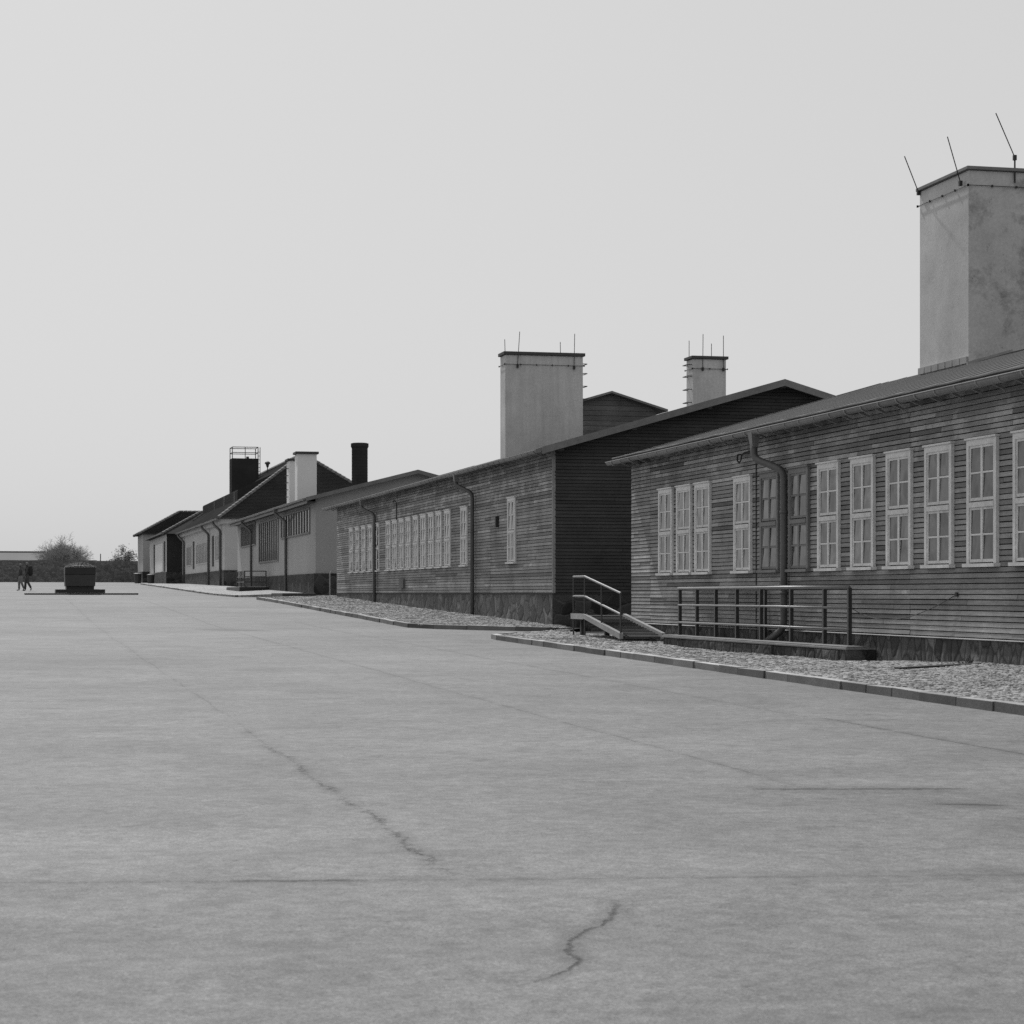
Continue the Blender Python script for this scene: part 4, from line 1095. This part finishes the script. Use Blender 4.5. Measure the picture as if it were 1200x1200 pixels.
def person(x, y, z, face, label, jacket, trousers, stride, height=1.72):
    """walking figure; local +x is forward, face = -1 walks towards -X"""
    r = thing('person', (x, y, z), label, 'person', 'visitors at the far left')
    k = height / 1.75; f = face
    def J(px, py, pz, a, b=None): return (px * f * k, py * k, pz * k, a * k) if b is None else (px * f * k, py * k, pz * k, a * k, b * k)
    js, bs = [], []
    def add(j, parent=None):
        js.append(j); i = len(js) - 1
        if parent is not None: bs.append((parent, i))
        return i
    pel = add(J(0, 0, .95, .13, .16)); bel = add(J(.01, 0, 1.1, .12, .155), pel); ch = add(J(.02, 0, 1.32, .125, .18), bel)
    nk0 = add(J(.01, 0, 1.46, .07, .09), ch); nk = add(J(.02, 0, 1.53, .055), nk0); hd0 = add(J(.035, 0, 1.60, .078), nk); hd1 = add(J(.03, 0, 1.68, .085), hd0); add(J(.025, 0, 1.735, .05), hd1)
    nose = add(J(.125, 0, 1.635, .016), hd0)
    for s in (1, -1):
        hp = add(J(0, s * .095, .90, .09), pel); kn = add(J(.10 if s > 0 else -.06, s * .09, .50, .06), hp)
        if s > 0: an = add(J(.16 * stride, s * .09, .09, .042), kn); he = add(J(.15 * stride, s * .09, .045, .04), an); add(J(.15 * stride + .17, s * .09, .03, .032), he)
        else: an = add(J(-.30 * stride, s * .09, .17, .042), kn); he = add(J(-.33 * stride, s * .09, .13, .04), an); add(J(-.25 * stride, s * .09, .02, .032), he)
        sh = add(J(.01, s * .185, 1.40, .062), ch); el = add(J(-.04 * s, s * .235, 1.13, .045), sh); wr = add(J(.10 - .05 * s, s * .22, .90, .030), el)
        pm = add(J(.13 - .05 * s, s * .215, .83, .026, .036), wr)
        for q, (dx, l) in enumerate(((-.03, .062), (-.01, .075), (.012, .072), (.032, .055))):
            a = add(J(.135 - .05 * s + dx, s * .215, .79, .010), pm); add(J(.145 - .05 * s + dx, s * .205, .79 - l, .008), a)
        t = add(J(.165 - .05 * s, s * .19, .83, .011), pm); add(J(.185 - .05 * s, s * .18, .795, .009), t)
    b = skin_body('body', js, bs, M[jacket], r)
    tr = MB()   # trousers follow the legs just outside the body
    for s in (1, -1):
        kn = J(.10 if s > 0 else -.06, s * .09, .50, 0)[:3]; an = J(.16 * stride, s * .09, .11, 0)[:3] if s > 0 else J(-.30 * stride, s * .09, .19, 0)[:3]
        tr.tube([J(0, s * .09, .96, 0)[:3], J(.03 if s > 0 else -.02, s * .095, .75, 0)[:3], kn, an], [.115 * k, .105 * k, .078 * k, .062 * k], 12)
    tr.v = [tuple(Vector(v) + Vector((x, y, z))) for v in tr.v]
    tr.build('trousers', M[trousers], r, smooth=True)
    hd = MB(); c = Vector((x + .03 * f * k, y, z + 1.645 * k))
    for i in range(8):
        for jn in range(14):
            q = []
            for a, e in ((i, jn), (i + 1, jn), (i + 1, jn + 1), (i, jn + 1)):
                th, ph = math.pi * .62 * a / 8, 2 * math.pi * e / 14
                q.append((c.x - f * .018 + .108 * k * math.sin(th) * math.cos(ph), c.y + .092 * k * math.sin(th) * math.sin(ph), c.z + .118 * k * math.cos(th)))
            if math.cos(2 * math.pi * (jn + .5) / 14) * f > .55 and i > 3: continue
            hd.face(q)
    hd.build('hair', M['hair'], r, smooth=True)
    fc = MB(); fx = x + f * .118 * k
    for s in (1, -1):
        fc.tube([(fx - f * .03, y + s * .032, z + 1.655 * k), (fx - f * .008, y + s * .032, z + 1.655 * k)], .011, 6)
        fc.tube([(c.x - .012, y + s * .088, z + 1.625 * k), (c.x + .0, y + s * .098, z + 1.655 * k)], .02, 6)
    fc.tube([(fx - f * .02, y - .022, z + 1.585 * k), (fx - f * .016, y + .022, z + 1.585 * k)], .008, 6)
    fc.build('face_features', M['skin'], r)
    return r
person(.62, 131, zr(131) + .0, -1, 'walking person in dark clothes seen side on, carrying a dark backpack', 'cloth_dark', 'cloth_dark', .75)
bp = MB()
cx, cy, cz = .62 + .20, 131, zr(131) + 1.22
for i in range(10):
    for j in range(14):
        q = []
        for a, e in ((i, j), (i + 1, j), (i + 1, j + 1), (i, j + 1)):
            th, ph = math.pi * a / 10, 2 * math.pi * e / 14; s_ = lambda v: math.copysign(abs(v) ** .7, v)
            q.append((cx + .14 * s_(math.sin(th)) * s_(math.cos(ph)), cy + .18 * s_(math.sin(th)) * s_(math.sin(ph)), cz + .32 * s_(math.cos(th))))
        bp.face(q)
for s in (1, -1): bp.tube([(cx - .10, cy + s * .11, cz + .25), (cx - .24, cy + s * .13, cz + .24), (cx - .33, cy + s * .14, cz + .05), (cx - .12, cy + s * .12, cz - .2)], .018, 6)
tag(bp.build('backpack', M['cloth_black'], smooth=True, loc=(cx, cy, cz)), 'bulky dark backpack on the back of the walking person', 'backpack')
person(.24, 132.5, zr(132.5), -1, 'walking person in grey trousers just ahead of the one with the backpack', 'cloth_dark', 'cloth_grey', .6, 1.66)

def bird():
    x, y, z = 12.2, 39.9, -.985
    r = thing('bird', (x, y, z), 'small black bird standing on the cobbles near the ramp', 'bird')
    d = -1
    js = [(0, 0, .07, .032), (-.05 * d * -1, 0, .06, .028), (.04 * d, 0, .095, .026), (.065 * d, 0, .118, .020), (.10 * d, 0, .115, .004),
          (.05 * -d, 0, .055, .02), (.13 * -d, 0, .035, .008)]
    js[1] = (.03 * -d, 0, .062, .030)
    skin_body('body', js, [(0, 1), (0, 2), (2, 3), (3, 4), (1, 5), (5, 6)], M['feather'], r)
    m = MB()
    for s in (1, -1): m.tube([(x, y + s * .015, z + .06), (x + .005, y + s * .016, z)], .004, 5); m.tube([(x - .02, y + s * .016, z + .003), (x + .015, y + s * .016, z + .003)], .003, 4)
    m.build('legs', M['feather'], r)
bird()

# ------------------------------------------------------------------ light, sky, camera
EL, AZ = 47.0, 9.0            # sun height, and how far left of the street direction (+Y) it stands
to_sun = Vector((-math.sin(R(AZ)) * math.cos(R(EL)), math.cos(R(AZ)) * math.cos(R(EL)), math.sin(R(EL))))
sun = bpy.data.lights.new('sun', 'SUN'); sun.energy = 3.2; sun.angle = R(1.5); sun.color = (1, 1, 1)
so = bpy.data.objects.new('sun', sun); COL.objects.link(so); so.location = to_sun * 50
so.rotation_euler = (-to_sun).to_track_quat('-Z', 'Y').to_euler()
w = bpy.data.worlds.new('World'); S.world = w; w.use_nodes = True
nt = w.node_tree; bg = nt.nodes['Background']
sky = nt.nodes.new('ShaderNodeTexSky'); sky.sky_type = 'NISHITA'; sky.sun_disc = False
sky.sun_elevation = R(EL); sky.sun_rotation = R(-AZ); sky.air_density = 1.0; sky.dust_density = 3.0; sky.ozone_density = 1.0
bw = nt.nodes.new('ShaderNodeRGBToBW')                       # black-and-white film: only the sky's brightness counts
nt.links.new(sky.outputs[0], bw.inputs[0])
pw = nt.nodes.new('ShaderNodeMath'); pw.operation = 'POWER'; pw.inputs[1].default_value = 0.18    # thin high haze evens the sky out
nt.links.new(bw.outputs[0], pw.inputs[0])
nt.links.new(pw.outputs[0], bg.inputs[0]); bg.inputs[1].default_value = 0.47

cd = bpy.data.cameras.new('camera'); co = bpy.data.objects.new('camera', cd); COL.objects.link(co)
cd.sensor_width = 36; cd.lens = 2475 / 1200 * 36; cd.shift_y = 95 / 1200
cd.clip_start = .1; cd.clip_end = 5000
co.location = (0, 0, 0); co.rotation_euler = (R(90), 0, R(-13.2))
cd.dof.use_dof = True; cd.dof.focus_distance = 40; cd.dof.aperture_fstop = 9
S.camera = co
S.cycles.use_denoising = False      # keep the fine grain of the surfaces
S.view_settings.view_transform = 'Standard'; S.view_settings.look = 'None'
S.view_settings.exposure = 0; S.view_settings.gamma = 1
